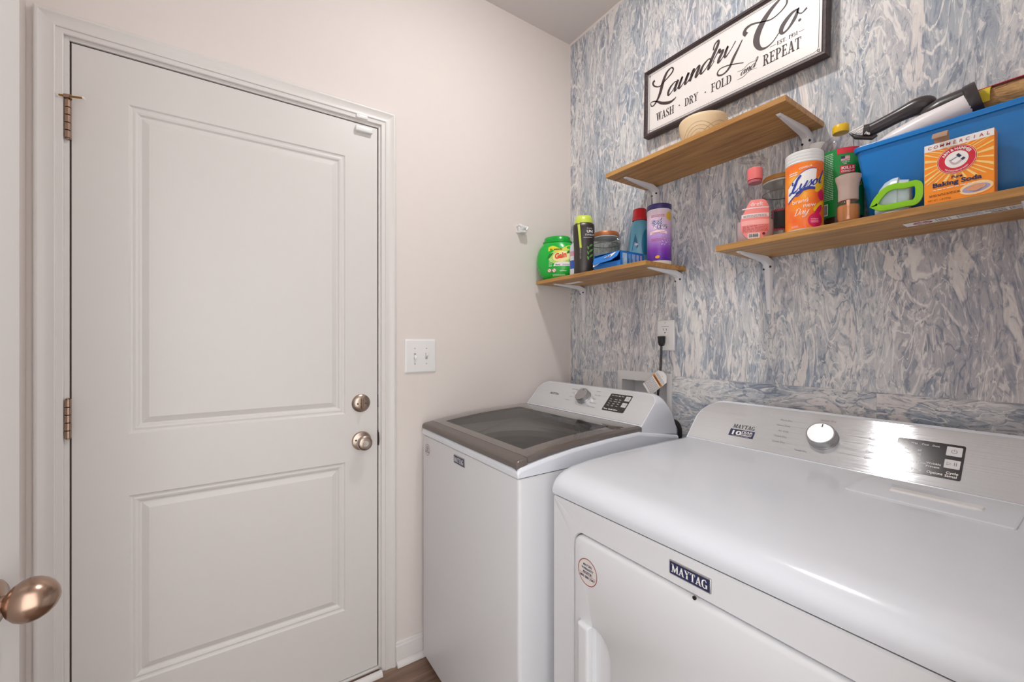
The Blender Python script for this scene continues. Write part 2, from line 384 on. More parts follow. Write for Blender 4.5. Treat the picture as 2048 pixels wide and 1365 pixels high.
# ---- two hand-drawn alphabets
SCRIPT = {
 'a': (1.12, [[(.75, .85, .10), (.5, 1.0, .08), (.15, .75, .16), (.08, .35, .2), (.25, .0, .12), (.55, .2, .07), (.78, .75, .07)], [(.85, 1.0, .2), (.8, .5, .22), (.85, .08, .16), (1.0, .05, .08), (1.25, .4, .05)]]),
 'u': (1.10, [[(.0, .5, .05), (.15, 1., .15), (.12, .5, .2), (.15, .1, .18), (.35, .02, .1), (.65, .45, .06), (.75, 1., .1)], [(.78, 1., .2), (.74, .5, .22), (.78, .08, .16), (.95, .05, .08), (1.2, .4, .05)]]),
 'n': (1.02, [[(.0, .6, .05), (.12, .95, .12), (.2, .9, .2), (.18, .4, .22), (.16, .0, .22)], [(.18, .3, .06), (.5, .9, .09), (.7, .95, .16), (.74, .6, .22), (.7, .15, .18), (.82, .02, .1), (1.1, .4, .05)]]),
 'd': (1.12, [[(.75, .85, .10), (.5, 1.0, .08), (.15, .75, .16), (.08, .35, .2), (.25, .0, .12), (.55, .2, .07), (.82, .75, .07)], [(.70, 1.55, .10), (.62, 2.0, .1), (.85, 2.2, .12), (1.0, 1.85, .18), (.9, 1.0, .22), (.86, .1, .18), (1.0, .05, .08), (1.25, .45, .05)]]),
 'r': (.92, [[(.0, .45, .05), (.2, 1.15, .1), (.3, 1.15, .18), (.38, .92, .14), (.6, .97, .1), (.7, .85, .16), (.6, .4, .2), (.62, .05, .16), (.8, .05, .08), (1.0, .4, .05)]]),
 'y': (1.15, [[(.0, .5, .05), (.15, 1., .15), (.12, .5, .2), (.2, .08, .16), (.4, .05, .1), (.7, .5, .06), (.9, 1.05, .08)], [(1.0, 1.15, .16), (.88, .4, .2), (.66, -.5, .16), (.25, -.95, .12), (-.15, -.8, .1), (.0, -.45, .08), (.6, -.25, .06), (1.5, -.3, .05)]]),
 'o': (1.0, [[(.55, .98, .1), (.2, .8, .18), (.08, .4, .22), (.3, .02, .14), (.65, .2, .12), (.78, .65, .18), (.6, .97, .1), (.55, .8, .06), (.85, .72, .06), (1.2, 1.1, .1)]]),
 's': (.8, [[(0, .2, .05), (.45, 1.1, .08), (.5, .85, .14), (.62, .35, .2), (.35, .0, .12), (.08, .12, .12)]]),
 'l': (.62, [[(.0, .3, .05), (.5, 1.4, .06), (.6, 2.1, .1), (.42, 2.1, .1), (.3, 1.4, .18), (.25, .5, .22), (.35, .05, .16), (.6, .1, .08), (.8, .4, .05)]]),
 'L': (1.5, [[(.02, 1.95, .2), (-.05, 1.6, .16), (.15, 1.45, .1), (.5, 1.55, .08), (.9, 2.05, .1), (1.05, 2.5, .16), (.85, 2.6, .12), (.68, 2.1, .24), (.58, 1.2, .3), (.42, .4, .26), (.1, -.05, .1), (-.2, .0, .1), (-.08, .28, .08), (.35, .16, .14), (.8, -.05, .24), (1.2, .1, .14), (1.38, .45, .06)]]),
 'C': (1.7, [[(-.05, 1.45, .3), (-.15, 1.75, .2), (.2, 2.1, .12), (.8, 2.1, .08), (1.35, 2.4, .08), (1.65, 2.9, .12), (1.45, 3.1, .12), (1.1, 2.6, .2), (.8, 1.6, .3), (.62, .7, .34), (.75, .1, .24), (1.15, .02, .1), (1.7, .6, .06)]]),
 'D': (1.4, [[(.4, 1.9, .16), (.3, 1., .2), (.2, .1, .16)], [(.0, 1.6, .1), (.5, 2.05, .1), (1.2, 1.6, .16), (1.1, .5, .18), (.5, -.05, .12), (-.1, .1, .1)]]),
}
def script(d, word, x, y, em, sx=1, slant=.45, rise=0, wk=1.0):
    for ch in word:
        adv, st = SCRIPT[ch]
        for P in st: d.stroke([(x+(p[0]+p[1]*slant)*em*sx, y+(p[1]+p[0]*rise)*em, p[2]*em*wk) for p in P], 5)
        x += adv*em*sx; y += adv*em*sx*rise
    return x
T_, t_ = .17, .065
def _st(x, y0=0, y1=1, s=.1): return [('l', x, y0, x, y1, T_), ('l', x-.085-s, y0+t_/2, x+.085+s, y0+t_/2, t_), ('l', x-.085-s, y1-t_/2, x+.085+s, y1-t_/2, t_)]
def _sf(x, y): return ('l', x-.16, y, x+.16, y, t_)
SERIF = {
 'W': (1.02, [('l', .14, 1, .32, 0, T_), ('l', .32, 0, .52, .9, t_), ('l', .52, 1, .70, 0, T_), ('l', .70, 0, .88, 1, t_), _sf(.14, .97), _sf(.52, .97), _sf(.88, .97)]),
 'A': (.78, [('l', .13, 0, .38, 1, t_+.02), ('l', .38, 1, .62, 0, T_), ('l', .22, .3, .55, .3, t_), _sf(.13, .03), _sf(.63, .03)]),
 'S': (.62, [('c', [(.5, .72, t_), (.46, .93, .09), (.28, .97, .08), (.12, .8, .14), (.22, .58, .17), (.42, .42, .17), (.5, .2, .14), (.32, .03, .08), (.13, .08, .08), (.08, .3, t_)])]),
 'H': (.86, _st(.2)+_st(.66)+[('l', .2, .5, .66, .5, t_)]),
 'D': (.78, _st(.2)+[('c', [(.2, .965, t_), (.42, .95, .08), (.6, .8, .14), (.66, .5, .17), (.6, .2, .14), (.42, .05, .08), (.2, .035, t_)])]),
 'R': (.8, _st(.2)+[('c', [(.2, .965, t_), (.45, .94, .09), (.58, .75, .16), (.45, .54, .09), (.2, .5, t_)]), ('l', .42, .5, .62, .04, T_), _sf(.66, .03)]),
 'Y': (.78, [('l', .13, 1, .38, .45, T_), ('l', .63, 1, .38, .45, t_), ('l', .38, .5, .38, 0, T_), _sf(.38, .03), _sf(.14, .97), _sf(.62, .97)]),
 'F': (.68, _st(.2)+[('l', .2, .965, .58, .965, t_), ('l', .57, .99, .57, .75, t_), ('l', .2, .52, .46, .52, t_), ('l', .46, .62, .46, .42, t_)]),
 'O': (.8, [('c', [(.4, .97, .08), (.2, .86, .13), (.12, .5, .17), (.2, .14, .13), (.4, .03, .08), (.6, .14, .13), (.68, .5, .17), (.6, .86, .13), (.4, .97, .08)])]),
 'L': (.68, _st(.2)+[('l', .2, .035, .58, .035, t_), ('l', .57, .0, .57, .26, t_)]),
 'E': (.7, _st(.2)+[('l', .2, .965, .58, .965, t_), ('l', .57, .99, .57, .77, t_), ('l', .2, .52, .46, .52, t_), ('l', .46, .62, .46, .42, t_), ('l', .2, .035, .6, .035, t_), ('l', .59, .0, .59, .24, t_)]),
 'P': (.72, _st(.2)+[('c', [(.2, .965, t_), (.45, .94, .09), (.58, .73, .16), (.45, .5, .09), (.2, .46, t_)])]),
 'T': (.72, [('l', .36, 0, .36, 1, T_), ('l', .05, .965, .67, .965, t_), ('l', .06, .99, .06, .74, t_), ('l', .66, .99, .66, .74, t_), _sf(.36, .03)]),
 'M': (1.05, [('l', .16, 0, .2, 1, t_), ('l', .2, 1, .52, .05, T_), ('l', .52, .05, .84, 1, t_), ('l', .86, 0, .84, 1, T_), _sf(.16, .03), _sf(.87, .03), ('l', .06, .97, .24, .97, t_), ('l', .8, .97, .98, .97, t_)]),
 'G': (.82, [('c', [(.62, .74, t_), (.56, .92, .08), (.38, .97, .08), (.18, .82, .14), (.12, .5, .17), (.2, .16, .13), (.4, .03, .08), (.62, .1, .09)]), ('l', .64, .42, .64, .02, T_), ('l', .46, .43, .76, .43, t_)]),
 '1': (.5, [('l', .26, 0, .26, 1, T_), ('l', .1, .8, .26, .98, t_), _sf(.26, .03)]),
 '9': (.62, [('c', [(.48, .6, .1), (.3, .45, .08), (.12, .6, .14), (.14, .86, .12), (.3, .97, .08), (.48, .84, .14), (.5, .5, .17), (.4, .12, .12), (.18, .03, .09)])]),
 '5': (.6, [('l', .15, .96, .5, .96, t_+.02), ('l', .15, .98, .13, .52, t_), ('c', [(.13, .55, t_), (.34, .62, .1), (.49, .4, .16), (.42, .12, .12), (.22, .02, .08), (.08, .12, .1)])]),
 '.': (.3, [('l', .14, 0, .14, .14, .14)]), ' ': (.4, []),
}
def serif(d, s, x, y, h, width=None, bold=1.0, shear=0):
    tot = sum(SERIF[c][0] for c in s); k = (width/(tot*h)) if width else 1.0
    for c in s:
        adv, st = SERIF[c]
        q = lambda a, b: (x+(a+b*shear)*h*k, y+b*h)
        for e in st:
            if e[0] == 'l':
                (xa, ya), (xb, yb) = q(e[1], e[2]), q(e[3], e[4]); d.line(xa, ya, xb, yb, e[5]*h*bold*(k if abs(e[2]-e[4]) > .2 else 1))
            else: d.stroke([(*q(p[0], p[1]), p[2]*h*bold*(.5+.5*k)) for p in e[1]], 5)
        x += adv*h*k

# ================================================================ the room shell
XL, YN, ZC = -1.857, -1.575, 2.743         # left wall face, near wall face, ceiling height
DX0, DX1, DZ0, DZ1 = -1.775, -.962, .022, 2.045   # closed door slab
g = G().box((XL-.12, 0, 0), (-1.800, .12, ZC)).box((-.938, 0, 0), (.12, .12, ZC)).box((-1.800, 0, 2.068), (-.938, .12, ZC))
wA = tag(g.build('wall_back', M_WALL, None, False), 'plain beige painted wall around the closed white door', 'wall', kind='structure')
BY0, BY1, BZ0, BZ1 = -.575, -.345, .905, 1.082    # hole for the washer supply box
g = G().box((0, YN-.12, 0), (.12, BY0, ZC)).box((0, BY1, 0), (.12, 0, ZC)).box((0, BY0, 0), (.12, BY1, BZ0)).box((0, BY0, BZ1), (.12, BY1, ZC))
wB = tag(g.build('wall_right', M_WALL, None, False), 'papered wall behind the washer and dryer', 'wall', kind='structure')
wC = tag(G().box((XL-.12, YN-.12, 0), (XL, 0, ZC)).build('wall_left', M_WALL, None, False), 'narrow strip of beige wall left of the closed door', 'wall', kind='structure')
g = G().box((-.99, YN-.12, 0), (.12, YN, ZC)).box((XL, YN-.12, 2.07), (-.99, YN, ZC))
tag(g.build('wall_front', M_WALL, None, False), 'beige wall with the open doorway the room is seen from', 'wall', kind='structure')
ceil = tag(G().box((XL-.12, YN-.12, ZC), (.12, .12, ZC+.1)).build('ceiling', M_CEIL, None, False), 'flat white painted ceiling', 'ceiling', kind='structure')
fl = tag(G().box((XL-.12, -2.6, -.06), (.12, .12, -.006)).build('floor', M_DARK, None, False), 'brown wood plank floor beside the washer', 'floor', kind='structure')
y = .0; row = 0
while y > -1.72:
    x = XL-(.0, .55, .25, .8)[row % 4]
    while x < -.02:
        a, b = max(x, XL), min(x+1.2, 0)
        if b-a > .02: rbox('plank', (a+.0006, y-.1515, -.006), (b-.0006, y, 0), M_FLOOR, fl, .0012, 1)
        x += 1.2
    y -= .152; row += 1
# wallpaper sheets
MB1, MB2, MB3 = marble('marbled_paper_upright'), marble('marbled_paper_sideways', False, (3, 5, 2)), marble('marbled_paper_sideways_lighter', False, (9, 1, 4))
MB4 = marble('marbled_paper_low', True, (2, 3, 7))
def sheet(y0, y1, z0, z1, m):
    return G().box((-.0012, y0, z0), (0, y1, z1)).build('wallpaper_sheet', m, wB, False)
sheet(-.010, YN, 1.109, 2.729, MB1); sheet(-.010, -.3215, .02, 1.108, MB4); sheet(-.593, -1.2105, .02, 1.108, MB2); sheet(-1.2112, YN, .02, 1.108, MB3)
sheet(-.3217, -.5928, .02, .88, MB4)
# door jamb, stop and casing
jamb = G().box((-1.800, 0, 0), (-1.779, .12, 2.068)).box((-.958, 0, 0), (-.938, .12, 2.068)).box((-1.779, 0, 2.049), (-.958, .12, 2.068))
jamb.box((-1.779, .046, 0), (-1.765, .12, 2.049)).box((-.972, .046, 0), (-.958, .12, 2.049)).box((-1.779, .046, 2.035), (-.958, .12, 2.049))
tr = tag(jamb.build('trim_1', M_TRIM, None, True, .001, 1), 'white moulded casing around the closed door', 'door casing', kind='structure')
CAS = [(0, 0), (0, .008), (.002, .0096), (.012, .0096), (.0135, .0098), (.0145, .0125), (.0165, .0135), (.020, .0128), (.030, .0125), (.040, .0145), (.0455, .0172), (.050, .0172), (.053, .0155), (.054, .012), (.054, 0)]
ci = (-1.788, -.950, 2.058)                # inner edge: left, right, top
def casing(kind):
    if kind == 'l': L = [[(ci[0]-w, -t, 0) for w, t in CAS], [(ci[0]-w, -t, ci[2]+w) for w, t in CAS]]
    if kind == 'r': L = [[(ci[1]+w, -t, 0) for w, t in CAS], [(ci[1]+w, -t, ci[2]+w) for w, t in CAS]]
    if kind == 't': L = [[(ci[0]-w, -t, ci[2]+w) for w, t in CAS], [(ci[1]+w, -t, ci[2]+w) for w, t in CAS]]
    return G().loft(L).build('casing_board', M_TRIM, tr, True, angle=25)
for k in 'lrt': casing(k)
M_WS = mat('brown_weatherstrip', '3b2c24', .8)
for a_, b_ in (((-1.779, .007, .02), (-1.7752, .046, 2.049)), ((-.9618, .009, .02), (-.958, .046, 2.049)), ((-1.779, .007, 2.0452), (-.958, .046, 2.049))): G().box(a_, b_).build('weatherstrip', M_WS, tr, False)
g = G().box((-1.779, -.004, 0), (-.958, .045, .018)).box((-1.779, .045, 0), (-.958, .12, .03)); g.build('threshold', M_TRIM, tr, True, .002)
rbox('sill_strip', (-1.779, -.020, 0), (-.958, -.0045, .013), mat('brown_sill', '5b4438', .5), tr, .001, 1)
QR = [(0, 0)]+[(.018*math.cos(t), .018*math.sin(t)) for t in [PI/2*i/6 for i in range(7)]]
g = G().loft([[(xx, -.0205-p[0], p[1]) for p in QR] for xx in (-1.779, -.9525)]); g.build('shoe_moulding', M_TRIM, tr, True, .0008, 1)
# baseboards
def baseboard(name, label, axis, a, b, base):
    P = [(0, 0), (.014, 0), (.014, .060), (.0125, .064), (.0125, .069), (.009, .074), (.008, .080), (.004, .084), (0, .084)]
    if axis == 'X': loops = [[(w, base-p[0], p[1]) for p in P] for w in (a, b)]; sh = [[(w, base-.0145-p[0], p[1]) for p in QR] for w in (a+.001, b)]
    else: loops = [[(base+p[0], w, p[1]) for p in P] for w in (a, b)]; sh = [[(base+.0145+p[0], w, p[1]) for p in QR] for w in (a, b)]
    o = tag(G().loft(loops).build(name, M_TRIM, None, True, angle=25), label, 'baseboard', kind='structure')
    G().loft(sh).build('shoe_moulding', M_TRIM, o, True, .0008, 1); return o
baseboard('baseboard_back', 'short white baseboard between door casing and washer', 'X', -.8955, -.001, 0)
baseboard('baseboard_left', 'white baseboard along the left wall', 'Y', YN, -.02, XL)

# ---------------------------------------------------------------- closed panel door
PX0, PX1 = -1.661, -1.077
PAN = [(.981, 1.916), (.270, .806)]
g = G(); YF = .003
xs = [DX0, PX0, PX1, DX1]; zs = [DZ0, PAN[1][0], PAN[1][1], PAN[0][0], PAN[0][1], DZ1]
v = [(x, YF, z) for z in zs for x in xs]; f = [(j*4+i, j*4+i+1, (j+1)*4+i+1, (j+1)*4+i) for j in range(5) for i in range(3) if not (i == 1 and j in (1, 3))]
g.add(v, f); g.add([(DX0, YF, DZ0), (DX1, YF, DZ0), (DX1, YF, DZ1), (DX0, YF, DZ1), (DX0, .044, DZ0), (DX1, .044, DZ0), (DX1, .044, DZ1), (DX0, .044, DZ1)],
      [(0, 1, 5, 4), (1, 2, 6, 5), (2, 3, 7, 6), (3, 0, 4, 7), (4, 5, 6, 7)])
door = tag(g.build('door_1', M_DOOR, None, False), 'closed white two-panel door with nickel knob and deadbolt', 'door', kind='structure')
MOLD = [(0, 0), (.004, .0035), (.008, .0045), (.014, .0035), (.019, .005), (.024, .0095), (.027, .0100), (.044, .0035)]
for z0, z1 in PAN:
    G().loft([[(PX0+i, YF+d, z0+i), (PX1-i, YF+d, z0+i), (PX1-i, YF+d, z1-i), (PX0+i, YF+d, z1-i)] for i, d in MOLD], False, True).build('panel', M_DOOR, door, False)
def hinge(z0, z1):
    g = G(); n = 5; h = (z1-z0)/n
    for i in range(n): g.lathe([(.0055, z0+i*h+.0006), (.0068, z0+i*h+.0012), (.0068, z0+(i+1)*h-.0012), (.0055, z0+(i+1)*h-.0006)], (-1.780, -.0065), 14)
    g.box((-1.7785, -.006, z0), (-1.7755, .030, z1))
    o = g.build('hinge', M_NICKEL2, door); o['label'] = 'satin nickel hinge barrel'
    G().lathe([(.003, z0-.003), (.0052, z0-.002), (.0052, z0), (.003, z0)], (-1.780, -.0065), 12).lathe([(.0052, z1), (.0052, z1+.002), (.003, z1+.003)], (-1.780, -.0065), 12).build('hinge_pin', M_NICKEL2, o)
hinge(1.784, 1.886); hinge(.986, 1.090)
def disc_on_door(prof, x, z, seg=32):
    g = G(); g.lathe(prof, (0, 0), seg); return g.xf(Matrix.Translation((x, YF, z)) @ Matrix.Rotation(PI/2, 4, 'X'))
db = disc_on_door([(.033, 0), (.033, .003), (.031, .0055), (.022, .010), (.015, .0115), (0.001, .0115)], -1.022, 1.016).build('deadbolt', M_NICKEL, door)
db['label'] = 'round satin nickel deadbolt with thumb turn'
g = G(); g.loft([[(-1.022+a*k, YF-.0115-d, 1.016+b*k2) for a, b in [(.0095*math.cos(t), .021*math.sin(t)) for t in [2*PI*i/20 for i in range(20)]]] for k, k2, d in ((.6, .7, 0), (.62, .85, .006), (.7, 1, .009), (.55, .97, .014), (.25, .8, .016))]).build('thumb_turn', M_NICKEL2, db)
for s in (-1, 1): disc_on_door([(.0032, .009), (.0032, .0125), (.001, .013)], -1.022+s*.014, 1.015, 10).build('screw', mat('dark_screw', '5d5148', .4, metal=.8), db)
kn = disc_on_door([(.0345, 0), (.0345, .003), (.032, .007), (.024, .010), (.016, .011), (.0125, .014), (.0125, .026), (.017, .030), (.0245, .036), (.0265, .044), (.0255, .052), (.021, .056), (.017, .0572), (.001, .0575)], -1.020, .877).build('door_knob', M_NICKEL, door)
kn['label'] = 'round satin nickel knob with push button'
disc_on_door([(.0105, .057), (.0105, .0592), (.001, .0596)], -1.020, .877, 20).build('turn_button', mat('bright_nickel', 'd9d2ca', .18, metal=1), kn)
disc_on_door([(.0035, .0095), (.0035, .0115), (.001, .012)], -1.042, .882, 10).build('screw', MATS['dark_screw'], kn)
g = G().box((-.9625, .004, .995), (-.9578, .03, 1.042)); g.build('strike_plate', M_BLACK, tr)
g = G().box((-.9625, .002, .852), (-.9578, .03, .908)); g.build('strike_plate', M_BLACK, tr)
g = G().loft([[(-.9585+.0012*k, YF-.004-.006*math.sin(PI*i/8), .852+.05*i/8) for i in range(9)]+[(-.9585+.0012*k, YF+.002, .902), (-.9585+.0012*k, YF+.002, .852)] for k in (0, 1.6)]); g.build('strike_lip', mat('dull_steel', '7a736e', .35, metal=1), tr)
# hinge-pin door stop
hs = thing('hinge_pin_door_stop', 'small brass door stop clipped onto the top hinge', 'door stop', (-1.780, -.0065, 1.889))
G().lathe([(.008, 1.889), (.008, 1.892)], (-1.780, -.0065), 16).build('collar', M_BRASS, hs)
a, b = Vector((-1.796, -.009, 1.8935)), Vector((-1.748, -.022, 1.8935))
G().tube([a, b], .0026, 10).build('rod', M_BRASS, hs)
G().tube([(-1.786, -.011, 1.8935), (-1.773, -.015, 1.8935)], .0052, 12).build('rod_barrel', M_NICKEL2, hs)
G().tube([b, b+Vector((.003, -.0008, 0))], [.0045, .0036], 12).build('rubber_tip', M_PLATE, hs)
G().tube([a, a-Vector((.005, -.0012, 0))], [.0075, .0065], 12).build('rubber_pad', M_PLATE, hs)
# alarm contacts
am = thing('alarm_magnet', 'small white plastic magnet block on the top corner of the door', 'door sensor', (-1.013, YF, 2.024))
rbox('housing', (-1.043, YF-.0165, 2.014), (-.983, YF-.0042, 2.0335), M_PLATE, am, .003, 3); rbox('base_plate', (-1.041, YF-.004, 2.015), (-.985, YF, 2.0325), M_PLATE, am, .001)
al = thing('alarm_reed_switch', 'tiny white sensor stuck to the door casing above the magnet', 'door sensor', (-1.02, -.0096, 2.066))
rbox('housing', (-1.042, -.0165, 2.0595), (-1.002, -.0098, 2.0725), M_PLATE, al, .0015); rbox('seam', (-1.0425, -.0138, 2.0590), (-1.0015, -.0130, 2.0730), M_TRIM, al, .0003, 1)

# ---------------------------------------------------------------- the open door at the left edge, with its egg knob
d2 = Vector((.2, .98, 0)).normalized(); n2 = Vector((d2.y, -d2.x, 0))
pk = Vector((-1.690, -.742, 0))            # knob axis on the door face
def DP(s, t, z): return tuple(pk+d2*s+n2*t+Vector((0, 0, z)))
def dbox(s0, s1, t0, t1, z0, z1): return G().add([DP(s0, t0, z0), DP(s1, t0, z0), DP(s1, t1, z0), DP(s0, t1, z0), DP(s0, t0, z1), DP(s1, t0, z1), DP(s1, t1, z1), DP(s0, t1, z1)], [(0, 3, 2, 1), (4, 5, 6, 7), (0, 1, 5, 4), (1, 2, 6, 5), (2, 3, 7, 6), (3, 0, 4, 7)])
door2 = tag(dbox(-.80, .060, -.035, 0, .012, 2.03).build('door_2', M_DOOR, None, True, .002), 'edge of an open white door at the far left', 'door', kind='structure')
K2Z = .893
def on_d2(prof, seg=40): return G().lathe(prof, (0, 0), seg).xf(Matrix((( d2.x, 0, n2.x, pk.x), (d2.y, 0, n2.y, pk.y), (0, 1, 0, K2Z), (0, 0, 0, 1))))
kb = on_d2([(.032, 0), (.032, .003), (.028, .007), (.016, .010), (.0105, .013), (.010, .018)]).build('knob_rose', M_NICKEL2, door2)
EGG = [(.0095, .014), (.0105, .017), (.0155, .020), (.0215, .025), (.0265, .032), (.0285, .039), (.0280, .046), (.0255, .0535), (.0212, .0600), (.0150, .0655), (.008, .0690), (.001, .0700)]
on_d2(EGG).build('egg_knob', M_NICKEL2, door2)['label'] = 'satin nickel egg-shaped door knob'

# ---------------------------------------------------------------- wall fittings
sw = thing('light_switch', 'white double toggle light switch right of the door', 'light switch', (-.792, 0, 1.119))
G().loft([[(x, -t, z) for x, z in rr(-.857+i, 1.119+i, -.727-i, 1.251-i, .004, 4)] for i, t in ((0, 0), (0, .003), (.0035, .0058), (.006, .0062))], True, True).build('cover_plate', M_PLATE, sw)
for k, xx in enumerate((-.817, -.769)):
    rbox('toggle_slot', (xx-.0048, -.0066, 1.173), (xx+.0048, -.0055, 1.197), mat('slot_grey', 'a9a9a9', .5), sw, .0008, 1)
    g = G(); s = -1 if k == 0 else 1
    g.loft([[(xx+a, -.006-t, 1.185+b+s*c) for a, b in ((-.0042, -.0055), (.0042, -.0055), (.0042, .0055), (-.0042, .0055))] for t, c in ((0, 0), (.011, .008))]); g.build('toggle', M_PLATE, sw, True, .0012)
    for zz in (1.155, 1.2155): G().lathe([(.0028, 0), (.0028, .0009), (.001, .0012)], (0, 0), 10).xf(Matrix.Translation((xx, -.0062, zz)) @ Matrix.Rotation(PI/2, 4, 'X')).build('screw', mat('plate_screw', 'bdbdbd', .35, metal=.3), sw)
hk = thing('broom_clip', 'small white plastic utility hook stuck on the beige wall near the corner', 'wall hook', (-.306, 0, 1.755))
g = G().box((-.330, -.006, 1.745), (-.284, 0, 1.782)); g.build('back_plate', M_PLATE, hk, True, .002)
G().tube([(-.328, -.006, 1.772), (-.328, -.03, 1.775), (-.324, -.042, 1.768), (-.318, -.040, 1.758)], .005, 8).build('prong', M_PLATE, hk)
G().tube([(-.288, -.006, 1.768), (-.288, -.03, 1.770), (-.292, -.042, 1.763), (-.298, -.040, 1.753)], .005, 8).build('prong', M_PLATE, hk)
G().tube([(-.322, -.028, 1.772), (-.294, -.028, 1.768)], .006, 10).build('roller', M_PLATE, hk)
G().box((-.322, -.036, 1.742), (-.292, -.004, 1.752)).build('ledge', M_PLATE, hk, True, .002)

ot = thing('wall_outlet', 'white duplex outlet with a black plug in its lower socket', 'outlet', (0, -.565, 1.208))
G().loft([[(-.0012-t, yy, z) for yy, z in rr(-.604+i, 1.208+i, -.527-i, 1.327-i, .004, 4)] for i, t in ((0, 0), (0, .003), (.0035, .0058), (.005, .0062))]).build('cover_plate', M_PLATE, ot)
G().loft([[(-.0072-t, yy, z) for yy, z in rr(-.5825, 1.2325, -.5485, 1.3025, .002, 3)] for t in (0, .0016)]).build('receptacle', M_PLATE, ot)
fo = FB(-.5655, 1.2865, -.0088); d = D()
for xx in (-.0063, .0063): d.rect(xx-.0011, -.0005, xx+.0011, .0078)
d.ell(0, -.0085, .0024, .0027); d.rect(-.017, .0148, .017, .0158)
lay('socket_slots', d, fo, M_INK, ot, .0002)
G().lathe([(.0026, 0), (.0026, .0008), (.001, .001)], (0, 0), 10).xf(Matrix.Translation((-.0072, -.5655, 1.317)) @ Matrix.Rotation(-PI/2, 4, 'Y')).build('screw', MATS['plate_screw'], ot)
# power cord with warning tag
pc = thing('washer_power_cord', 'black power cord plugged into the outlet, warning tag tied on', 'power cord', (-.02, -.56, 1.0))
g = G(); PZ = 1.2535
g.loft([[(-.009-t, -.5575+a, PZ+b) for a, b in ((-.0125*k, .010*k2), (.0125*k, .010*k2), (.0105*k, -.014*k2), (.006*k, -.027*k2), (-.006*k, -.027*k2), (-.0105*k, -.014*k2))] for t, k, k2 in ((0, .9, .9), (.003, 1.05, 1.03), (.014, 1.1, 1.05), (.020, .95, .95), (.022, .7, .8))]); g.build('plug', M_BLACK, pc, True, .0015)
CP = cat_rom([(-.020, -.5575, 1.236), (-.022, -.5585, 1.215), (-.027, -.5605, 1.17), (-.034, -.562, 1.12), (-.040, -.560, 1.07), (-.044, -.5565, 1.0), (-.045, -.555, .93), (-.047, -.55, .86), (-.05, -.53, .8)], 5)
G().tube(CP, .0043, 10).build('cord', M_BLACK, pc)
tu = Vector((-.02, -.080, -.052)).normalized(); tA = Vector((-.052, -.580, 1.137))
# tag laid out in its own plane, facing the room and tilted
fu = Vector((0, .56, -.83)).normalized()   # reading direction runs down to the left
tv = Vector((-.10, -.83, -.56)); tv = (tv-fu*tv.dot(fu)).normalized()
tf = (Vector((-.056, -.552, 1.081)), Vector((0, -.62, -.785)).normalized(), Vector((0, -.785, .62)).normalized(), Vector((-1, 0, 0)))
TD = [(-.036, -.047), (.036, -.047), (.036, .047), (.012, .062), (-.012, .062), (-.036, .047)]
def tp(a, b, t=0): return tf[0]+tf[1]*a+tf[2]*b+tf[3]*t
G().loft([[tuple(tp(a*.80, b*1.0, t)) for a, b in TD] for t in (0, .0008)]).build('warning_tag', M_WHITEP, pc)['label'] = 'white paper warning tag with orange band'
d = D().rect(-.029, .013, .029, .024); lay('warning_band', d, tf, mat('orange_print', 'd98a2b', .5), pc, .0011)
d = D().greek(-.022, .0155, .022, .0235, 1, .6); lay('lettering', d, tf, M_INK, pc, .0014)
d = D().greek(-.026, .027, .026, .040, 4, .35); lay('lettering', d, tf, M_GREYP, pc, .0011); d = D().greek(-.027, -.036, .027, .010, 9, .35); d.stroke([(-.0285, .012, .0006), (-.0285, -.0375, .0006), (.0285, -.0375, .0006), (.0285, .012, .0006)], smooth=False); lay('lettering', d, tf, M_GREYP, pc, .0011)
G().tube([tuple(tp(0, .046, .001)), tuple(tp(0.003, .053, -.004)), (-.034, -.566, 1.125)], .0012, 6).build('tag_tie', mat('tag_tan', 'b98f73', .6), pc)
# washer supply box
wb = thing('washer_supply_box', 'white recessed plastic plumbing box in the wall behind the washer', 'outlet box', (0, -.457, .89))
outer, inner = rr(-.593, .885, -.321, 1.1175, .004, 3), rr(-.573, .907, -.347, 1.080, .003, 3)
lo = lambda P, x: [(x, a, b) for a, b in P]
G().loft([lo(outer, -.0013), lo(outer, -.006), lo(rr(-.590, .888, -.324, 1.1145, .003, 3), -.0075), lo(inner, -.0075), lo(inner, .078), ], False, True).build('box_frame', mat('box_plastic', 'dcdcdc', .4), wb, angle=30)
for yy, c in ((-.40, 'b03a33'), (-.52, '3b5ea8')):
    v = G().tube([(.05, yy, .907), (.05, yy, .95)], .011, 12).tube([(.05, yy, .945), (.015, yy, .945)], .010, 12).build('supply_valve', mat('valve_brass', 'b09a62', .35, metal=1), wb)
    G().box((.02, yy-.02, .958), (.06, yy+.02, .966)).build('valve_lever', mat('lever_'+c, c, .4), v, True, .002)
# black dryer cord loop behind, between the machines
G_ = cat_rom([(-.050, -.600, .60), (-.050, -.602, .80), (-.050, -.610, .91), (-.052, -.625, .942), (-.054, -.645, .944), (-.055, -.659, .928), (-.055, -.662, .90), (-.052, -.658, .80), (-.050, -.645, .6)], 6)
dc = thing('coiled_power_cable', 'loop of thick black cable peeking out behind the washer', 'power cable', (-.05, -.63, .6))
G().tube(G_, .0085, 10).build('cable', M_BLACK, dc)
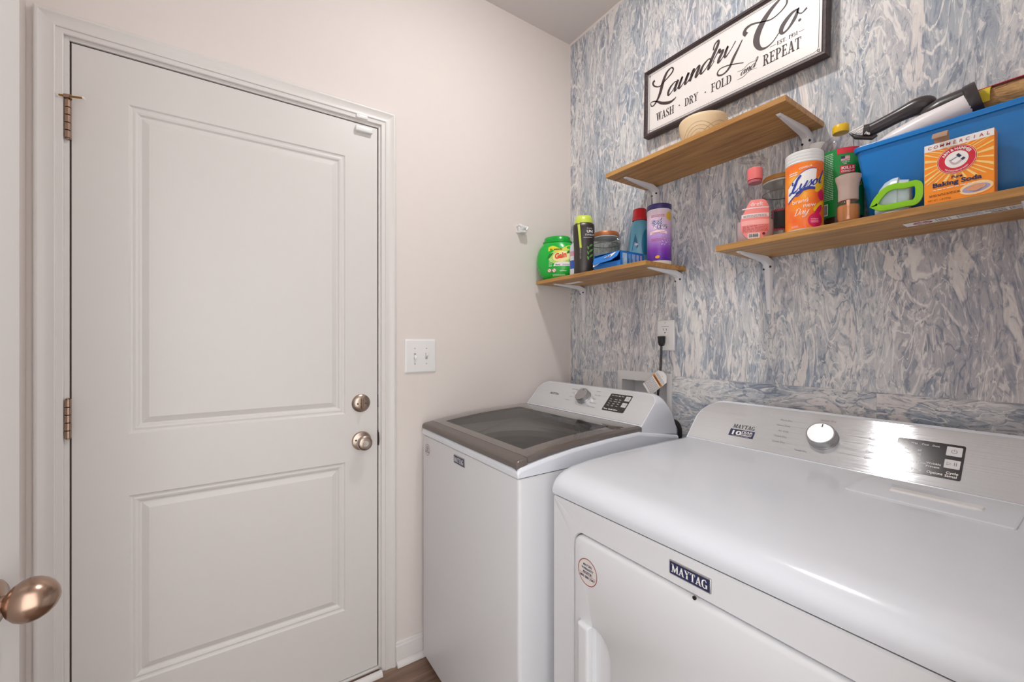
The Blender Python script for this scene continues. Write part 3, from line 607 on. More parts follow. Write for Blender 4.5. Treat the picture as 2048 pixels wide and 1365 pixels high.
# ceiling lamp (just above the frame): the room's light
cl = thing('ceiling_light', 'round flush ceiling light with frosted diffuser above the appliances', 'ceiling light', LAMP_POS)
G().lathe([(.075, LAMP_POS[2]-.0005), (.075, LAMP_POS[2]-.022), (.058, LAMP_POS[2]-.026), (.058, LAMP_POS[2]-.0005)], LAMP_POS[:2], 40, cap0=False, cap1=False).build('rim', M_BRKT, cl)
G().lathe([(.056, LAMP_POS[2]-.02), (.052, LAMP_POS[2]-.033), (.036, LAMP_POS[2]-.042), (.001, LAMP_POS[2]-.046)], LAMP_POS[:2], 40, cap0=False).build('diffuser', mat('lamp_diffuser', (1, .98, .955), .5, emit=LAMP_STRENGTH, var=0), cl)

# ================================================================ washer and dryer
def interp(P, x):
    for (a, b), (c, d) in zip(P, P[1:]):
        if a <= x <= c: return b+(d-b)*(x-a)/(c-a)
    return P[0][1] if x < P[0][0] else P[-1][1]
def surf(xs, ys, zf, hole=None):
    v = [(x, y, zf(x, y)) for y in ys for x in xs]; n = len(xs); f = []
    for j in range(len(ys)-1):
        for i in range(n-1):
            cx, cy = (xs[i]+xs[i+1])/2, (ys[j]+ys[j+1])/2
            if hole and hole[0] < cx < hole[1] and hole[2] < cy < hole[3]: continue
            f.append((j*n+i, j*n+i+1, (j+1)*n+i+1, (j+1)*n+i))
    return v, f
def console(root, P, vdir, y0, y1, H, R, back, mname):
    """sloped control console: P front bottom point, vdir up the slope, back = rear profile from top to bottom"""
    hw = (y1-y0)/2; yc = (y0+y1)/2; st = []
    N_ = 12
    ss = [R*(1-math.cos(PI/2*i/N_)) for i in range(N_+1)]
    for s in ss: st.append((y0+s, 1-(R-math.sqrt(max(R*R-(R-s)**2, 0)))/H))
    st += [(y1-s, k) for s, k in [(a-y0, b) for a, b in reversed(st)]]
    loops = []
    for y, k in st:
        l = [(P[0]+.0*k, y, P[2]-.004)]
        for t in (0, .04, .5, .93, .98, 1.0):
            nb = -.004 if t in (0, 1.0) else 0
            l.append((P[0]+vdir[0]*H*k*t-vdir[2]*nb*-1, y, P[2]+vdir[2]*H*k*t+vdir[0]*nb))
        for bx, bz in back: l.append((bx, y, P[2]+(bz-P[2])*(k if bz > P[2] else 1)))
        loops.append(l)
    body = G().loft(loops).build('console', M_ENAMEL, root, True, angle=50)
    fr = frame((P[0], yc, P[2]), (0, -1, 0), vdir)
    # brushed fascia: rounded plate a hair proud of the housing
    e = .0045; out = []
    O = rr(-hw+e, .004, hw-e, H-e, [.004, .004, R-e, R-e], 10)
    g = G(); g.loft([[tuple(fr[0]+fr[1]*a+fr[2]*b+fr[3]*t) for a, b in O] for t in (-.001, .0012)]); fas = g.build('fascia', M_STEEL, root, True, .0006, 1)
    return body, fas, fr
def dial(root, fr, u, v, r, h):
    g = G().lathe([(r*1.04, 0), (r*1.04, .003), (r, .0045), (r*.97, h-.003), (r*.93, h), (r*.90, h+.0003), (r*.86, h-.0004), (r*.3, h-.0006), (.0005, h-.0006)], (0, 0), 48)
    o, U, V, N = fr; c = o+U*u+V*v+N*.0012
    M = Matrix(((U.x, V.x, N.x, c.x), (U.y, V.y, N.y, c.y), (U.z, V.z, N.z, c.z), (0, 0, 0, 1)))
    k = g.xf(M).build('control_knob', M_CHROME, root, angle=25); k['label'] = 'spun metal control dial'
    lay('pointer_mark', D().rect(-.0012, r*.55, .0012, r*.82), (c+N*(h-.0004), U, V, N), M_INK, k, .0004)
    return k

# ---------------- washer
wa = thing('washing_machine', 'white top-load washer with dark glass lid in the corner', 'washer', (-.45, -.3625, 0))
WX0, WX1, WY0, WY1 = -.796, -.105, -.690, -.035
G().loft([[(x, y, z) for x, y in rr(WX0+i, WY0+i, WX1-i, WY1-i, .010, 5)] for z, i in ((.022, .004), (.026, 0), (.878, 0), (.8808, .002))], True, False).build('cabinet', M_ENAMEL2, wa)
for x in (-.75, -.15):
    for y in (-.64, -.085): G().lathe([(.02, 0), (.02, .012), (.012, .014), (.012, .023)], (x, y), 14).build('levelling_foot', M_BLACK, wa)
G().box((WX0+.004, WY0+.004, .872), (WX1-.004, WY1-.004, .884)).build('top_gasket', M_DARK, wa, False) if False else None
TOP = [(-.800, .896), (-.7985, .903), (-.792, .909), (-.78, .9125), (-.70, .925), (-.60, .936), (-.45, .945), (-.315, .949), (-.29, .943), (-.2, .928), (-.105, .912)]
ys_ = [-.691, -.6895, -.685, -.676, -.635, -.095, -.05, -.0405, -.0362, -.0345]; dr_ = {-.691: .012, -.6895: .005, -.685: .0012, -.0405: .0012, -.0362: .005, -.0345: .012}
xs_ = sorted(set([p[0] for p in TOP]+[-.735, -.36, -.52]))
zf = lambda x, y: interp(TOP, x)-dr_.get(y, 0)
v, f = surf(xs_, ys_, zf, (-.735, -.36, -.635, -.095)); g = G().add(v, f); n = len(xs_); m = len(ys_)
ZS = .8835
for j in (0, m-1):
    g.add([v[j*n+i] for i in range(n)]+[(x, ys_[j], ZS) for x in xs_], [(i, i+1, n+i+1, n+i) for i in range(n-1)])
g.add([v[j*n] for j in range(m)]+[(-.7995, y, ZS) for y in ys_], [(j, j+1, m+j+1, m+j) for j in range(m-1)])
g.add([v[j*n+n-1] for j in range(m)]+[(-.105, y, ZS) for y in ys_], [(j, j+1, m+j+1, m+j) for j in range(m-1)])
bm_ = g.build('top_cover', M_ENAMEL, wa, True, angle=50)
# tub under the lid
def circ(r, z, n): return [(-.55+r*math.cos(PI+PI/4+2*PI*(i+.0)/n), -.3625+r*math.sin(PI+PI/4+2*PI*i/n), z) for i in range(n)]
nn = 28
G().loft([[(x, y, .912) for x, y in rr(-.735, -.635, -.36, -.095, .001, 6)], circ(.19, .898, nn), circ(.182, .885, nn), circ(.19, .86, nn)], False, False).build('tub_ring', mat('tub_plastic', 'c9ccca', .35), wa)
G().loft([circ(.19, .86, nn), circ(.215, .83, nn), circ(.215, .55, nn), circ(.19, .53, nn)], False, True).build('drum', mat('drum_steel', '9a9b9b', .3, metal=.8), wa)
# lid
LID = [(-.8015, .921), (-.798, .926), (-.79, .9285), (-.764, .933), (-.735, .938), (-.685, .9445), (-.591, .9535), (-.489, .9595), (-.39, .9625), (-.306, .964), (-.2985, .9625)]
M_LID = mat('smoked_lid_glass', '625a56', .07, var=.02, coat=.5)
lz = lambda x, y: interp(LID, x)
def slab(xs, ys, zf, th, hole=None):
    g = G(); v, f = surf(xs, ys, zf, hole); n = len(xs); m = len(ys); g.add(v, f)
    g.add([(a, b, c-th) for a, b, c in v], [tuple(reversed(q)) for q in f])
    top = lambda i, j: v[j*n+i]
    for j in (0, m-1):
        g.add([top(i, j) for i in range(n)]+[(top(i, j)[0], top(i, j)[1], top(i, j)[2]-th) for i in range(n)], [(i, i+1, n+i+1, n+i) for i in range(n-1)])
    for i in (0, n-1):
        g.add([top(i, j) for j in range(m)]+[(top(i, j)[0], top(i, j)[1], top(i, j)[2]-th) for j in range(m)], [(j, j+1, m+j+1, m+j) for j in range(m-1)])
    return g
ly = [-.686, -.683, -.672, -.626, -.5, -.3625, -.2, -.116, -.055, -.046, -.043]
le = {-.686: .006, -.683: .0015, -.046: .0015, -.043: .006}
lz2 = lambda x, y: interp(LID, x)-le.get(y, 0)
LX = [p[0] for p in LID]
slab([x for x in LX if x >= -.764], ly, lz2, .010, (-.735, -.39, -.626, -.116)).build('lid', M_LID, wa, True, angle=50)['label'] = 'dark smoked glass lid'
slab([x for x in LX if x <= -.764][:-1]+[-.7652], ly, lz2, .013).build('lid_handle', mat('lid_trim', '6a625d', .28, var=.02, metal=.3), wa, True, angle=50)
g = G(); v, f = surf([-.735, -.685, -.591, -.489, -.39], [-.626, -.5, -.3625, -.2, -.116], lambda x, y: lz(x, y)-.0002); g.add(v, f)
g.build('lid_window', clear('smoked_window', 'b0b0ac', .16, .03, .03, '8f908a'), wa)['label'] = 'see-through smoked glass window'
bd, fas, wf = console(wa, (-.295, -.3625, .962), (.698, 0, .716), -.684, -.041, .137, .045, [(-.188, 1.0605), (-.172, 1.054), (-.150, 1.030), (-.130, .995), (-.112, .945), (-.107, .915), (-.295, .940)], 'w')
dial(wa, wf, -.006, .077, .031, .024)
def panel_display(root, fr, u0, v0, u1, v1, washer):
    O = rr(u0, v0, u1, v1, .004, 4); o, U, V, N = fr
    p = G().loft([[tuple(o+U*a+V*b+N*t) for a, b in O] for t in (.0008, .0018)]).build('display_panel', M_SCREEN, root, False)
    p['label'] = 'black touch display'
    w, h = u1-u0, v1-v0
    for k in (0, 1):
        ya = v0+h*(.66 if k == 0 else .30); B = rr(u0+w*.745, ya, u0+w*.965, ya+h*(.27 if k == 0 else .25), .0015, 3)
        b = G().loft([[tuple(o+U*a+V*c+N*t) for a, c in B] for t in (.0018, .0026)]).build('button', mat('button_grey', 'cfcfd1', .4), p, True, .0004, 1)
        d = D(); cu, cv = u0+w*.855, ya+h*.13
        if k == 0: d.stroke([(cu+.0045*math.sin(t), cv+.0045*math.cos(t), .0009) for t in [.5+(2*PI-1)*i/16 for i in range(17)]], smooth=False); d.rect(cu-.0005, cv+.001, cu+.0005, cv+.0058)
        else: d.stroke([(cu-.008, cv-.004, .0008), (cu-.008, cv+.004, .0008), (cu-.002, cv, .0008), (cu-.008, cv-.004, .0008)], smooth=False); d.rect(cu+.003, cv-.004, cu+.004, cv+.004).rect(cu+.006, cv-.004, cu+.007, cv+.004)
        lay('button_symbol', d, fr, M_GREYP, b, .0029)
    d = D()
    if washer:
        for i, t in enumerate(('Wash', 'Rinse', 'Spin', 'Done')): d.text(t, u0+w*(.08+.155*i), v0+h*.87, .0062, width=w*.11)
        for c, col in enumerate((('Hot', 'Warm', 'Cool', 'Cold'), ('Heavy', 'Medium', 'Light', 'Soak'), ('Max', 'High', 'Med', 'Low'))):
            for r_, t in enumerate(col): d.text(t, u0+w*(.10+.21*c), v0+h*(.66-.125*r_), .0056)
        for i, t in enumerate(('Temp', 'Soil', 'Options')): d.text(t, u0+w*(.05+.23*i), v0+h*.07, .0078, bold=.02, width=w*.19)
    else:
        for i, t in enumerate(('Damp', 'Wet', 'Cool', 'Done')): d.text(t, u0+w*(.06+.16*i), v0+h*.86, .0065, width=w*.10)
        for c, col in enumerate((('High', 'Med', 'Low', 'Air only'), ('60', '40', '30', '20 min'))):
            for r_, t in enumerate(col): d.text(t, u0+w*(.14+.20*c), v0+h*(.66-.12*r_), .0066)
        d.text('Wrinkle', u0+w*.50, v0+h*.33, .0072, bold=.01); d.text('Prevent', u0+w*.50, v0+h*.24, .0072, bold=.01)
        for i, t in enumerate(('Temp', 'Time', 'Options')): d.text(t, u0+w*(.05+.24*i), v0+h*.07, .0085, bold=.02, width=w*(.16, .16, .22)[i])
        d.text('Cycle', u0+w*.79, v0+h*.14, .0085, bold=.02); d.text('Signal', u0+w*.78, v0+h*.05, .0085, bold=.02)
    lay('lettering', d, fr, M_WHITEP, p, .0021)
panel_display(wa, wf, .117, .0355, .220, .1145, True)
d = D(); serif(d, 'MAYTAG', -.216, .069, .0105, width=.058, bold=1.1, shear=.05); lay('brand_lettering', d, wf, M_INK, wa, .0016)
d = D()
for i, t in enumerate(('Quick Wash', 'Bulky', 'Casual', 'Delicates')): d.text(t, -.066-.003*i, .108-.019*i, .0068, 'r')
lay('cycle_lettering', d, wf, M_GREYP, wa, .0016); d = D()
for i, t in enumerate(('Normal', 'Heavy Duty', 'Whites', 'PowerWash', 'Clean Washer')): d.text(t, .040, .113-.019*i, .0068)
lay('cycle_lettering', d, wf, M_GREYP, wa, .0016)
def badge(root, y0, y1, z0, z1, x):
    b = G().loft([[(x-t, y, z) for y, z in rr(y1+i, z0+i, y0-i, z1-i, .001, 2)] for t, i in ((0, 0), (.002, 0), (.003, .001))]).build('brand_badge', M_CHROME, root, angle=30)
    fr = FB((y0+y1)/2, (z0+z1)/2, x-.003); w, h = abs(y1-y0), z1-z0
    lay('badge_field', D().rect(-w/2+.0022, -h/2+.0022, w/2-.0022, h/2-.0022), fr, M_NAVY, b, .0003)
    d = D(); serif(d, 'MAYTAG', -w*.44, -h*.28, h*.58, width=w*.88, bold=1.15); lay('brand_lettering', d, fr, M_WHITEP, b, .0006)
badge(wa, -.312, -.387, .836, .864, -.796)
def sticker(root, y, z, r, x):
    fr = FB(y, z, x); s = lay('registry_sticker', D().ell(0, 0, r, r), fr, mat('sticker_paper', 'd9d4d1', .5), root, .0004)
    s['label'] = 'round paper sticker with red rim'
    lay('sticker_rim', D().ring(0, 0, r, r, r*.06), fr, mat('red_rim', 'a2453d', .5), s, .0007)
    d = D(); k = r/.03
    for i, t in enumerate(('MAYTAG', 'WARRANTY', 'REGISTER')): d.text(t, 0, (.0125-.0085*i)*k, .0072*k, 'c', bold=.03, width=(.026, .038, .028)[i]*k)
    d.text('800 688 2247', 0, -.0145*k, .0078*k, 'c', bold=.03, width=.046*k)
    lay('lettering', d, fr, M_NAVY, s, .0007); lay('divider', D().rect(-.026*k, -.0065*k, .026*k, -.0059*k), fr, MATS['red_rim'], s, .0007)
sticker(wa, -.082, .829, .022, -.796)

# ---------------- dryer
dy = thing('clothes_dryer', 'white front-load dryer with steel console, nearest the camera', 'dryer', (-.38, -1.1185, 0))
DXF, DY0, DY1 = -.729, -1.537, -.750
G().box((-.722, DY0+.001, .022), (-.035, DY1-.001, .846)).build('cabinet', M_ENAMEL2, dy, True, .004)
for x in (-.68, -.1):
    for y in (-1.48, -.80): G().lathe([(.02, 0), (.02, .012), (.012, .014), (.012, .023)], (x, y), 14).build('levelling_foot', M_BLACK, dy)
# front panel with a rounded opening for the hamper door
PD = (-1.46, .215, -.826, .787)           # opening: y0, z0, y1, z1
out_ = rr(DY0, .024, DY1, .8465, .006, 8); inn = rr(PD[0], PD[1], PD[2], PD[3], .035, 8)
X_ = lambda P, x: [(x, a, b) for a, b in P]
G().loft([X_(out_, -.7225), X_(rr(DY0, .024, DY1, .8465, .006, 8), DXF+.003), X_(rr(DY0+.003, .027, DY1-.003, .8435, .006, 8), DXF), X_(inn, DXF), X_(rr(PD[0]+.002, PD[1]+.002, PD[2]-.002, PD[3]-.002, .034, 8), DXF+.0065)], False, False).build('front_panel', M_ENAMEL2, dy, True, angle=40)
G().box((-.7222, PD[0]-.01, PD[1]-.01), (-.7220, PD[2]+.01, PD[3]+.01)).build('door_gap', mat('seam_grey', '6f7075', .7), dy, False)
i0, i1 = .004, .012
dro = lambda i, x: X_(rr(PD[0]+i, PD[1]+i, PD[2]-i, PD[3]-i, .035-i*.6, 8), x)
pkt = lambda i, x: X_(rr(-.957+i*1.2, .345+i, -.895-i*.2, .588-i, [(.050-i, .07-i), (.002, .002), (.002, .002), (.050-i, .07-i)], 8), x)
drd = G().loft([dro(.0045, -.7221), dro(.0045, -.7265), dro(.0075, -.7315), dro(.016, -.7345), pkt(0, -.7345), pkt(.0015, -.733), pkt(.004, -.726), pkt(.009, -.7232), pkt(.016, -.7228)], False, True).build('hamper_door', M_ENAMEL2, dy, True, angle=50)
g = G().loft([X_(rr(-.8935+i, .348+i, -.858-i, .5855-i, .003, 4), x) for i, x in ((0, -.7345), (0, -.741), (.0008, -.7445), (.004, -.747), (.009, -.7475))]); g.build('door_handle', M_ENAMEL2, drd, True, angle=45)
sticker(dy, -.881, .706, .031, -.7345)
G().tube([(-.7345, -1.152, .7848), (-.7375, -1.152, .7848)], .0035, 10).build('door_bumper', M_BLACK, dy)
badge(dy, -1.097, -1.180, .803, .829, DXF)
# rolled top
DTOP = [(-.727, .849), (-.7305, .858), (-.7310, .868), (-.7285, .879), (-.721, .890), (-.708, .8995), (-.690, .907), (-.66, .9135), (-.60, .9185), (-.50, .922), (-.35, .9235), (-.15, .924), (-.035, .924)]
dl = [(-1.5385, .010), (-1.537, .0045), (-1.533, .001), (-1.520, 0), (-1.3, 0), (-1.1, 0), (-.9, 0), (-.767, 0), (-.754, .001), (-.750, .0045), (-.7485, .010)]
g = G(); loops = [[(x, y, max(z-dd*min(1, (z-.849)/.03), .849)) for x, z in DTOP] for y, dd in dl]
g.loft(loops, False, False, closed=False)
for y, dd in (dl[0], dl[-1]): g.add([(x, y, max(z-dd*min(1, (z-.849)/.03), .849)) for x, z in DTOP]+[(-.035, y, .849)], [tuple(range(len(DTOP)+1))])
g.build('top_panel', M_ENAMEL, dy, True, angle=60)
bd, fas, df = console(dy, (-.149, -1.1185, .923), (.66, 0, .751), -1.5365, -.7505, .158, .078, [(-.040, 1.044), (-.036, 1.038), (-.035, .93), (-.149, .920)], 'd')
df = frame((-.149, -1.1185, .923), (0, -1, 0), (.66, 0, .751))
dial(dy, df, .006, .078, .0345, .026)
panel_display(dy, df, .1535, .0272, .2675, .1155, False)
d = D(); serif(d, 'MAYTAG', -.234, .0645, .0135, width=.066, bold=1.1, shear=.05); lay('brand_lettering', d, df, M_INK, dy, .0016)
ws = lay('warranty_sticker', D().rect(-.2375, .0352, -.1640, .0600), df, M_NAVY, dy, .0015); ws['label'] = 'navy ten year warranty sticker'
d = D().text('10', -.2345, .0405, .0205, bold=.035, width=.028).text('YEAR', -.2035, .0502, .0095, bold=.02, width=.036).text('LIMITED PARTS', -.2035, .0462, .0038, width=.034, bold=.02).text('WARRANTY', -.2035, .0405, .0058, bold=.04, width=.035); d.greek(-.225, .037, -.175, .0385, 1, .5)
lay('lettering', d, df, M_WHITEP, ws, .0019)
d = D()
for i, t in enumerate(('More Dry', 'Heavy Duty', 'Air Only', 'Timed Dry', 'Quick Dry')):
    d.text(t, -.078, .1145-.0185*i, .0078, 'r'); d.rect(-.074, .1168-.0185*i, -.044, .1171-.0185*i)
lay('cycle_lettering', d, df, M_GREYP, dy, .0016); d = D()
for i in range(5): d.rect(.052, .1168-.0185*i, .095, .1171-.0185*i)
for i, t in enumerate(('Normal', 'Bulky', 'Towels', 'Casual', 'Delicates')): d.text(t, .100, .1145-.0185*i, .0078)
lay('cycle_lettering', d, df, M_GREYP, dy, .0016); d = D(); d.text('Sensor Dry', .006, .132, .0078, 'c'); lay('cycle_lettering', d, df, M_GREYP, dy, .0016); d = D(); d.text('Timed Dry', -.035, .026, .0070, 'c')
lay('cycle_lettering', d, df, M_GREYP, dy, .0016)
# lint screen lid
ll = G().loft([[(x, y, z) for x, y in rr(-.322+i, -1.482+i, -.158-i, -1.240-i, [.004, .004, .004, .012], 5)] for z, i in ((.9238, 0), (.9262, .001), (.9268, .003))]).build('lint_lid', M_ENAMEL, dy, True, angle=25)
G().loft([[(x, y, z) for x, y in rr(-.262+i, -1.436+i, -.234-i, -1.300-i, .006, 5)] for z, i in ((.9268, 0), (.9300, .002), (.9305, .005))]).build('finger_pull', M_PLATE, ll)

# ================================================================ sign
SG = thing('laundry_sign', 'black framed white sign reading Laundry Co. on the papered wall', 'sign', (0, -.793, 2.06))
ca_, sa_ = math.cos(math.radians(1)), math.sin(math.radians(1))
sf = (Vector((-.0135, -.491, 2.061)), Vector((0, -ca_, -sa_))*.99, Vector((0, -sa_, ca_))*.99, Vector((-1, 0, 0)))
SWD, SHT = .628, .263
sp_ = lambda a, b, t: tuple(sf[0]+sf[1]*a+sf[2]*b+sf[3]*t)
M_FRAME = wood('dark_stained_wood', '2a2022', '3a2d2f', '4a3b3d', 'Y', 1.5, .5)
fw = .0135
prof = [(0, 0), (0, .030), (.002, .0315), (.008, .0305), (.011, .027), (fw, .026), (fw, .020), (fw, 0)]
C4 = lambda i: [(i, i), (SWD-i, i), (SWD-i, SHT-i), (i, SHT-i)]
for k in range(4):
    G().loft([[sp_(*C4(w)[k], t) for w, t in prof], [sp_(*C4(w)[(k+1) % 4], t) for w, t in prof]]).build('frame_rail', M_FRAME, SG, True, angle=25)
G().loft([[sp_(a, b, t) for a, b in C4(fw+.0003)] for t in (.004, .0225)]).build('sign_board', mat('sign_white', 'e2dedc', .35, var=.01), SG, False)
ff = (sf[0]+sf[3]*.0225, sf[1], sf[2], sf[3])
M_SI = mat('sign_ink', '3d3031', .55)
d = D(); bx0, by0, bx1, by1, q = .0215, .0215, SWD-.0215, SHT-.0215, .011
B = [(bx0+q, by0), (bx1-q, by0), (bx1-q*.3, by0+q*.3), (bx1, by0+q), (bx1, by1-q), (bx1-q*.3, by1-q*.3), (bx1-q, by1), (bx0+q, by1), (bx0+q*.3, by1-q*.3), (bx0, by1-q), (bx0, by0+q), (bx0+q*.3, by0+q*.3), (bx0+q, by0)]
d.stroke([(x, y, .0014) for x, y in B], smooth=False); lay('border_line', d, ff, M_SI, SG, .0004)
d = D(); e = .0175; d.stroke([(e, e, .0006), (SWD-e, e, .0006), (SWD-e, SHT-e, .0006), (e, SHT-e, .0006), (e, e, .0006)], smooth=False); lay('border_line', d, ff, M_SI, SG, .0004)
for cx, cy, sx, sy in ((e, e, 1, 1), (SWD-e, e, -1, 1), (SWD-e, SHT-e, -1, -1), (e, SHT-e, 1, -1)):
    d = D(); d.stroke([(cx+sx*a, cy+sy*b, w) for a, b, w in ((.001, .001, .0012), (.005, .002, .0018), (.0075, .005, .001), (.0055, .0075, .0014), (.003, .006, .001), (.005, .0045, .0008))]); d.stroke([(cx+sx*.001, cy+sy*.010, .0008), (cx+sx*.0025, cy+sy*.0055, .0018), (cx+sx*.001, cy+sy*.002, .0008)])
    lay('corner_flourish', d, ff, M_SI, SG, .0004)
d = D(); em = .0395
tr_ = lambda d, P: d.stroke([(x, y, w*.00041) for x, y, w in P], 6)
tr_(d, [(.0453, .2128, 24), (.0364, .2077, 20), (.0437, .1918, 13), (.0679, .1792, 10), (.0957, .1907, 12), (.1205, .2031, 16), (.1283, .2153, 16), (.1191, .2251, 12), (.0992, .2158, 26), (.0837, .1885, 34), (.0704, .1513, 32), (.0568, .1290, 22), (.0400, .1157, 12), (.0289, .1205, 10), (.0297, .1335, 9), (.0518, .1279, 13), (.0802, .1084, 26), (.1134, .0960, 26), (.1353, .0994, 14), (.1422, .1045, 6)])
lay('script_lettering', d, ff, M_SI, SG, .0005); d = D()
script(d, 'aundr', .0990, .1245, .0370, 1.12, .40, .100, 1.45)
SCRIPT['v'] = (1.0, SCRIPT['y'][1][:1]); script(d, 'v', .3215, .1500, .0330, 1.02, .40, .05, 1.45)
tr_(d, [(.3881, .1778, 9), (.3744, .1556, 16), (.3598, .1333, 24), (.3462, .1081, 20), (.3283, .0972, 14), (.3103, .0994, 14), (.3041, .1103, 12), (.3139, .1205, 9), (.3370, .1189, 8), (.3651, .1104, 8), (.3933, .0999, 7)])
lay('script_lettering', d, ff, M_SI, SG, .0005)
d = D(); tr_(d, [(.4018, .1860, 32), (.3946, .1959, 30), (.4004, .2070, 24), (.4194, .2094, 15), (.4486, .1989, 10), (.4758, .1903, 10), (.4987, .1947, 10), (.5165, .2060, 13), (.5213, .2171, 14), (.5190, .2311, 12), (.5089, .2389, 12), (.4940, .2327, 22), (.4723, .2183, 34), (.4516, .1959, 46), (.4361, .1676, 52), (.4336, .1416, 46), (.4450, .1168, 26), (.4631, .1101, 14), (.4830, .1174, 9), (.4997, .1347, 8)]); lay('script_lettering', d, ff, M_SI, SG, .0005)
d = D(); tr_(d, [(.5500, .1756, 12), (.5341, .1723, 24), (.5144, .1560, 34), (.5057, .1388, 32), (.5109, .1269, 18), (.5258, .1322, 16), (.5424, .1515, 26), (.5511, .1706, 18), (.5530, .1777, 10), (.5502, .1666, 8), (.5614, .1568, 9), (.5752, .1641, 16)]); lay('script_lettering', d, ff, M_SI, SG, .0005)
d = D().ell(.5565, .1395, .0042, .0042); lay('full_stop', d, ff, M_SI, SG, .0005)
for t, x, w, y, h in (('WASH', .0545, .080, .0475, .0305), ('DRY', .1785, .055, .0510, .0290), ('FOLD', .2815, .073, .0545, .0290), ('REPEAT', .4540, .108, .0555, .0340)):
    d = D(); serif(d, t, x, y, h, width=w, bold=1.05); lay('serif_lettering', d, ff, M_SI, SG, .0005)
for x in (.1565, .2605): lay('dot', D().ell(x, .0655, .0026, .0026), ff, M_SI, SG, .0005)
d = D(); script(d, 'and', .3830, .0610, .0130, 1.1, .4, .14, 1.35)
d.stroke([(.3735, .0800, .0008), (.392, .0785, .0016), (.412, .0880, .0012), (.4355, .0850, .0008)]); d.stroke([(.3735, .0535, .0008), (.392, .0535, .0016), (.414, .0635, .0014), (.436, .0610, .0008)]); lay('script_lettering', d, ff, M_SI, SG, .0005)
d = D(); serif(d, 'EST. 1951', .4945, .0995, .0115, width=.058, bold=1.15); d.rect(.4745, .1042, .4915, .1054).rect(.5550, .1042, .5690, .1054); lay('serif_lettering', d, ff, M_SI, SG, .0005)

# ================================================================ shelves
def bracket(root, y, zt):
    """pressed-steel L bracket: tapering arms with a curved gusset, against wall and shelf underside"""
    g = G(); st = []
    A, Bv = .190, .178
    for i in range(13):
        t = i/12
        if t <= .42: s = t/.42; x = -A+(A-.040)*s; st.append(((x, zt), (x+.002, zt-.0045-.0115*s), .0065+.0085*s))
        elif t < .58:
            a = (t-.42)/.16*PI/2; st.append(((-.040+.040*math.sin(a) if a < PI/4 else -.0012-.0*a, zt if a < PI/4 else zt-.04+.04*math.cos(a)), (-.040+.024*math.sin(a)-.0, zt-.016-.024*(1-math.cos(a))), .015))
        else: s = (t-.58)/.42; z = zt-.040-(Bv-.040)*s; st.append(((-.0014, z), (-.016+.0112*s, z), .015-.0085*s))
    st = [((min(o[0], -.0014), o[1]), i_, w) for o, i_, w in st]
    g.loft([[(o[0], y-w, o[1]), (o[0], y+w, o[1]), (i_[0], y+w*.55, i_[1]), (i_[0], y-w*.55, i_[1])] for o, i_, w in st])
    b = g.build('bracket', M_BRKT, root, True, .0012, 2, 40)
    for yy, zz, xx in ((y-.0095, zt-.030, -.0155), (y+.0085, zt-.036, -.0155)):
        G().lathe([(.0036, 0), (.0036, .0045), (.002, .0058)], (0, 0), 12).xf(Matrix.Translation((xx+.002, yy, zz)) @ Matrix.Rotation(-PI/2, 4, 'Y')).build('screw', M_BLACK, b)
    G().lathe([(.0026, 0), (.0026, .003), (.001, .0035)], (0, 0), 10).xf(Matrix.Translation((-.180, y, zt-.004)) @ Matrix.Rotation(PI, 4, 'X')).build('screw', MATS['plate_screw'], b)
    G().lathe([(.0026, 0), (.0026, .003), (.001, .0035)], (0, 0), 10).xf(Matrix.Translation((-.004, y, zt-.168)) @ Matrix.Rotation(-PI/2, 4, 'Y')).build('screw', MATS['plate_screw'], b)
    return b
def shelf(label, y0, y1, z0, z1, depth, by):
    s = thing('wall_shelf', label, 'shelf', (0, (y0+y1)/2, z0), 'wood shelves on the papered wall')
    rbox('board', (-depth, y1, z0), (-.0015, y0, z1), M_SHELF, s, .0008, 1)
    for y in by: bracket(s, y, z0)
    return s
ZL, ZU, ZR = 1.5245, 1.880, 1.5255
s1 = shelf('wood shelf in the corner above the washer holding green tub and bottles', -.031, -.652, 1.5085, ZL, .236, (-.104, -.626))
s2 = shelf('highest wood shelf, below the sign, holding only a bowl', -.4705, -1.0925, 1.864, ZU, .240, (-.520, -1.052))
s3 = shelf('wood shelf above the dryer holding blue bin and orange box', -.9025, -1.523, 1.509, ZR, .236, (-.944, -1.480))
def under(root, x0, y0, x1, y1, z): return frame((x0, y0, z), (0, -1, 0), (1, 0, 0))
fr = (Vector((0, 0, 1.5085)), Vector((0, -1, 0)), Vector((1, 0, 0)), Vector((0, 0, -1)))
p = lay('price_sticker', D().rect(.125, -.150, .225, -.115), fr, M_WHITEP, s1, .0004); p['label'] = 'white barcode sticker on the underside'
fr = (Vector((0, 0, 1.509)), Vector((0, -1, 0)), Vector((1, 0, 0)), Vector((0, 0, -1)))
p = lay('price_sticker', D().rect(1.300, -.165, 1.485, -.128), fr, M_WHITEP, s3, .0004); p['label'] = 'long white label with red logo on the underside'
lay('logo_mark', D().ell(1.330, -.1465, .016, .0125), fr, mat('logo_red', 'b8433f', .5), p, .0007)
lay('logo_cross', D().rect(1.3275, -.156, 1.3325, -.137).rect(1.319, -.149, 1.341, -.144), fr, M_WHITEP, p, .001)
d = D()
for x in (1.352, 1.366, 1.372, 1.384): d.rect(x, -.160, x+.0012, -.134)
d.greek(1.356, -.160, 1.364, -.134, 4, .4).greek(1.388, -.160, 1.42, -.134, 4, .3); d.rect(1.430, -.141, 1.452, -.134); d.greek(1.424, -.160, 1.452, -.145, 3, .4)
for i in range(14): d.rect(1.456+i*.0018, -.160, 1.456+i*.0018+random.choice((.0006, .001)), -.134)
lay('lettering', d, fr, M_GREYP, p, .0008)

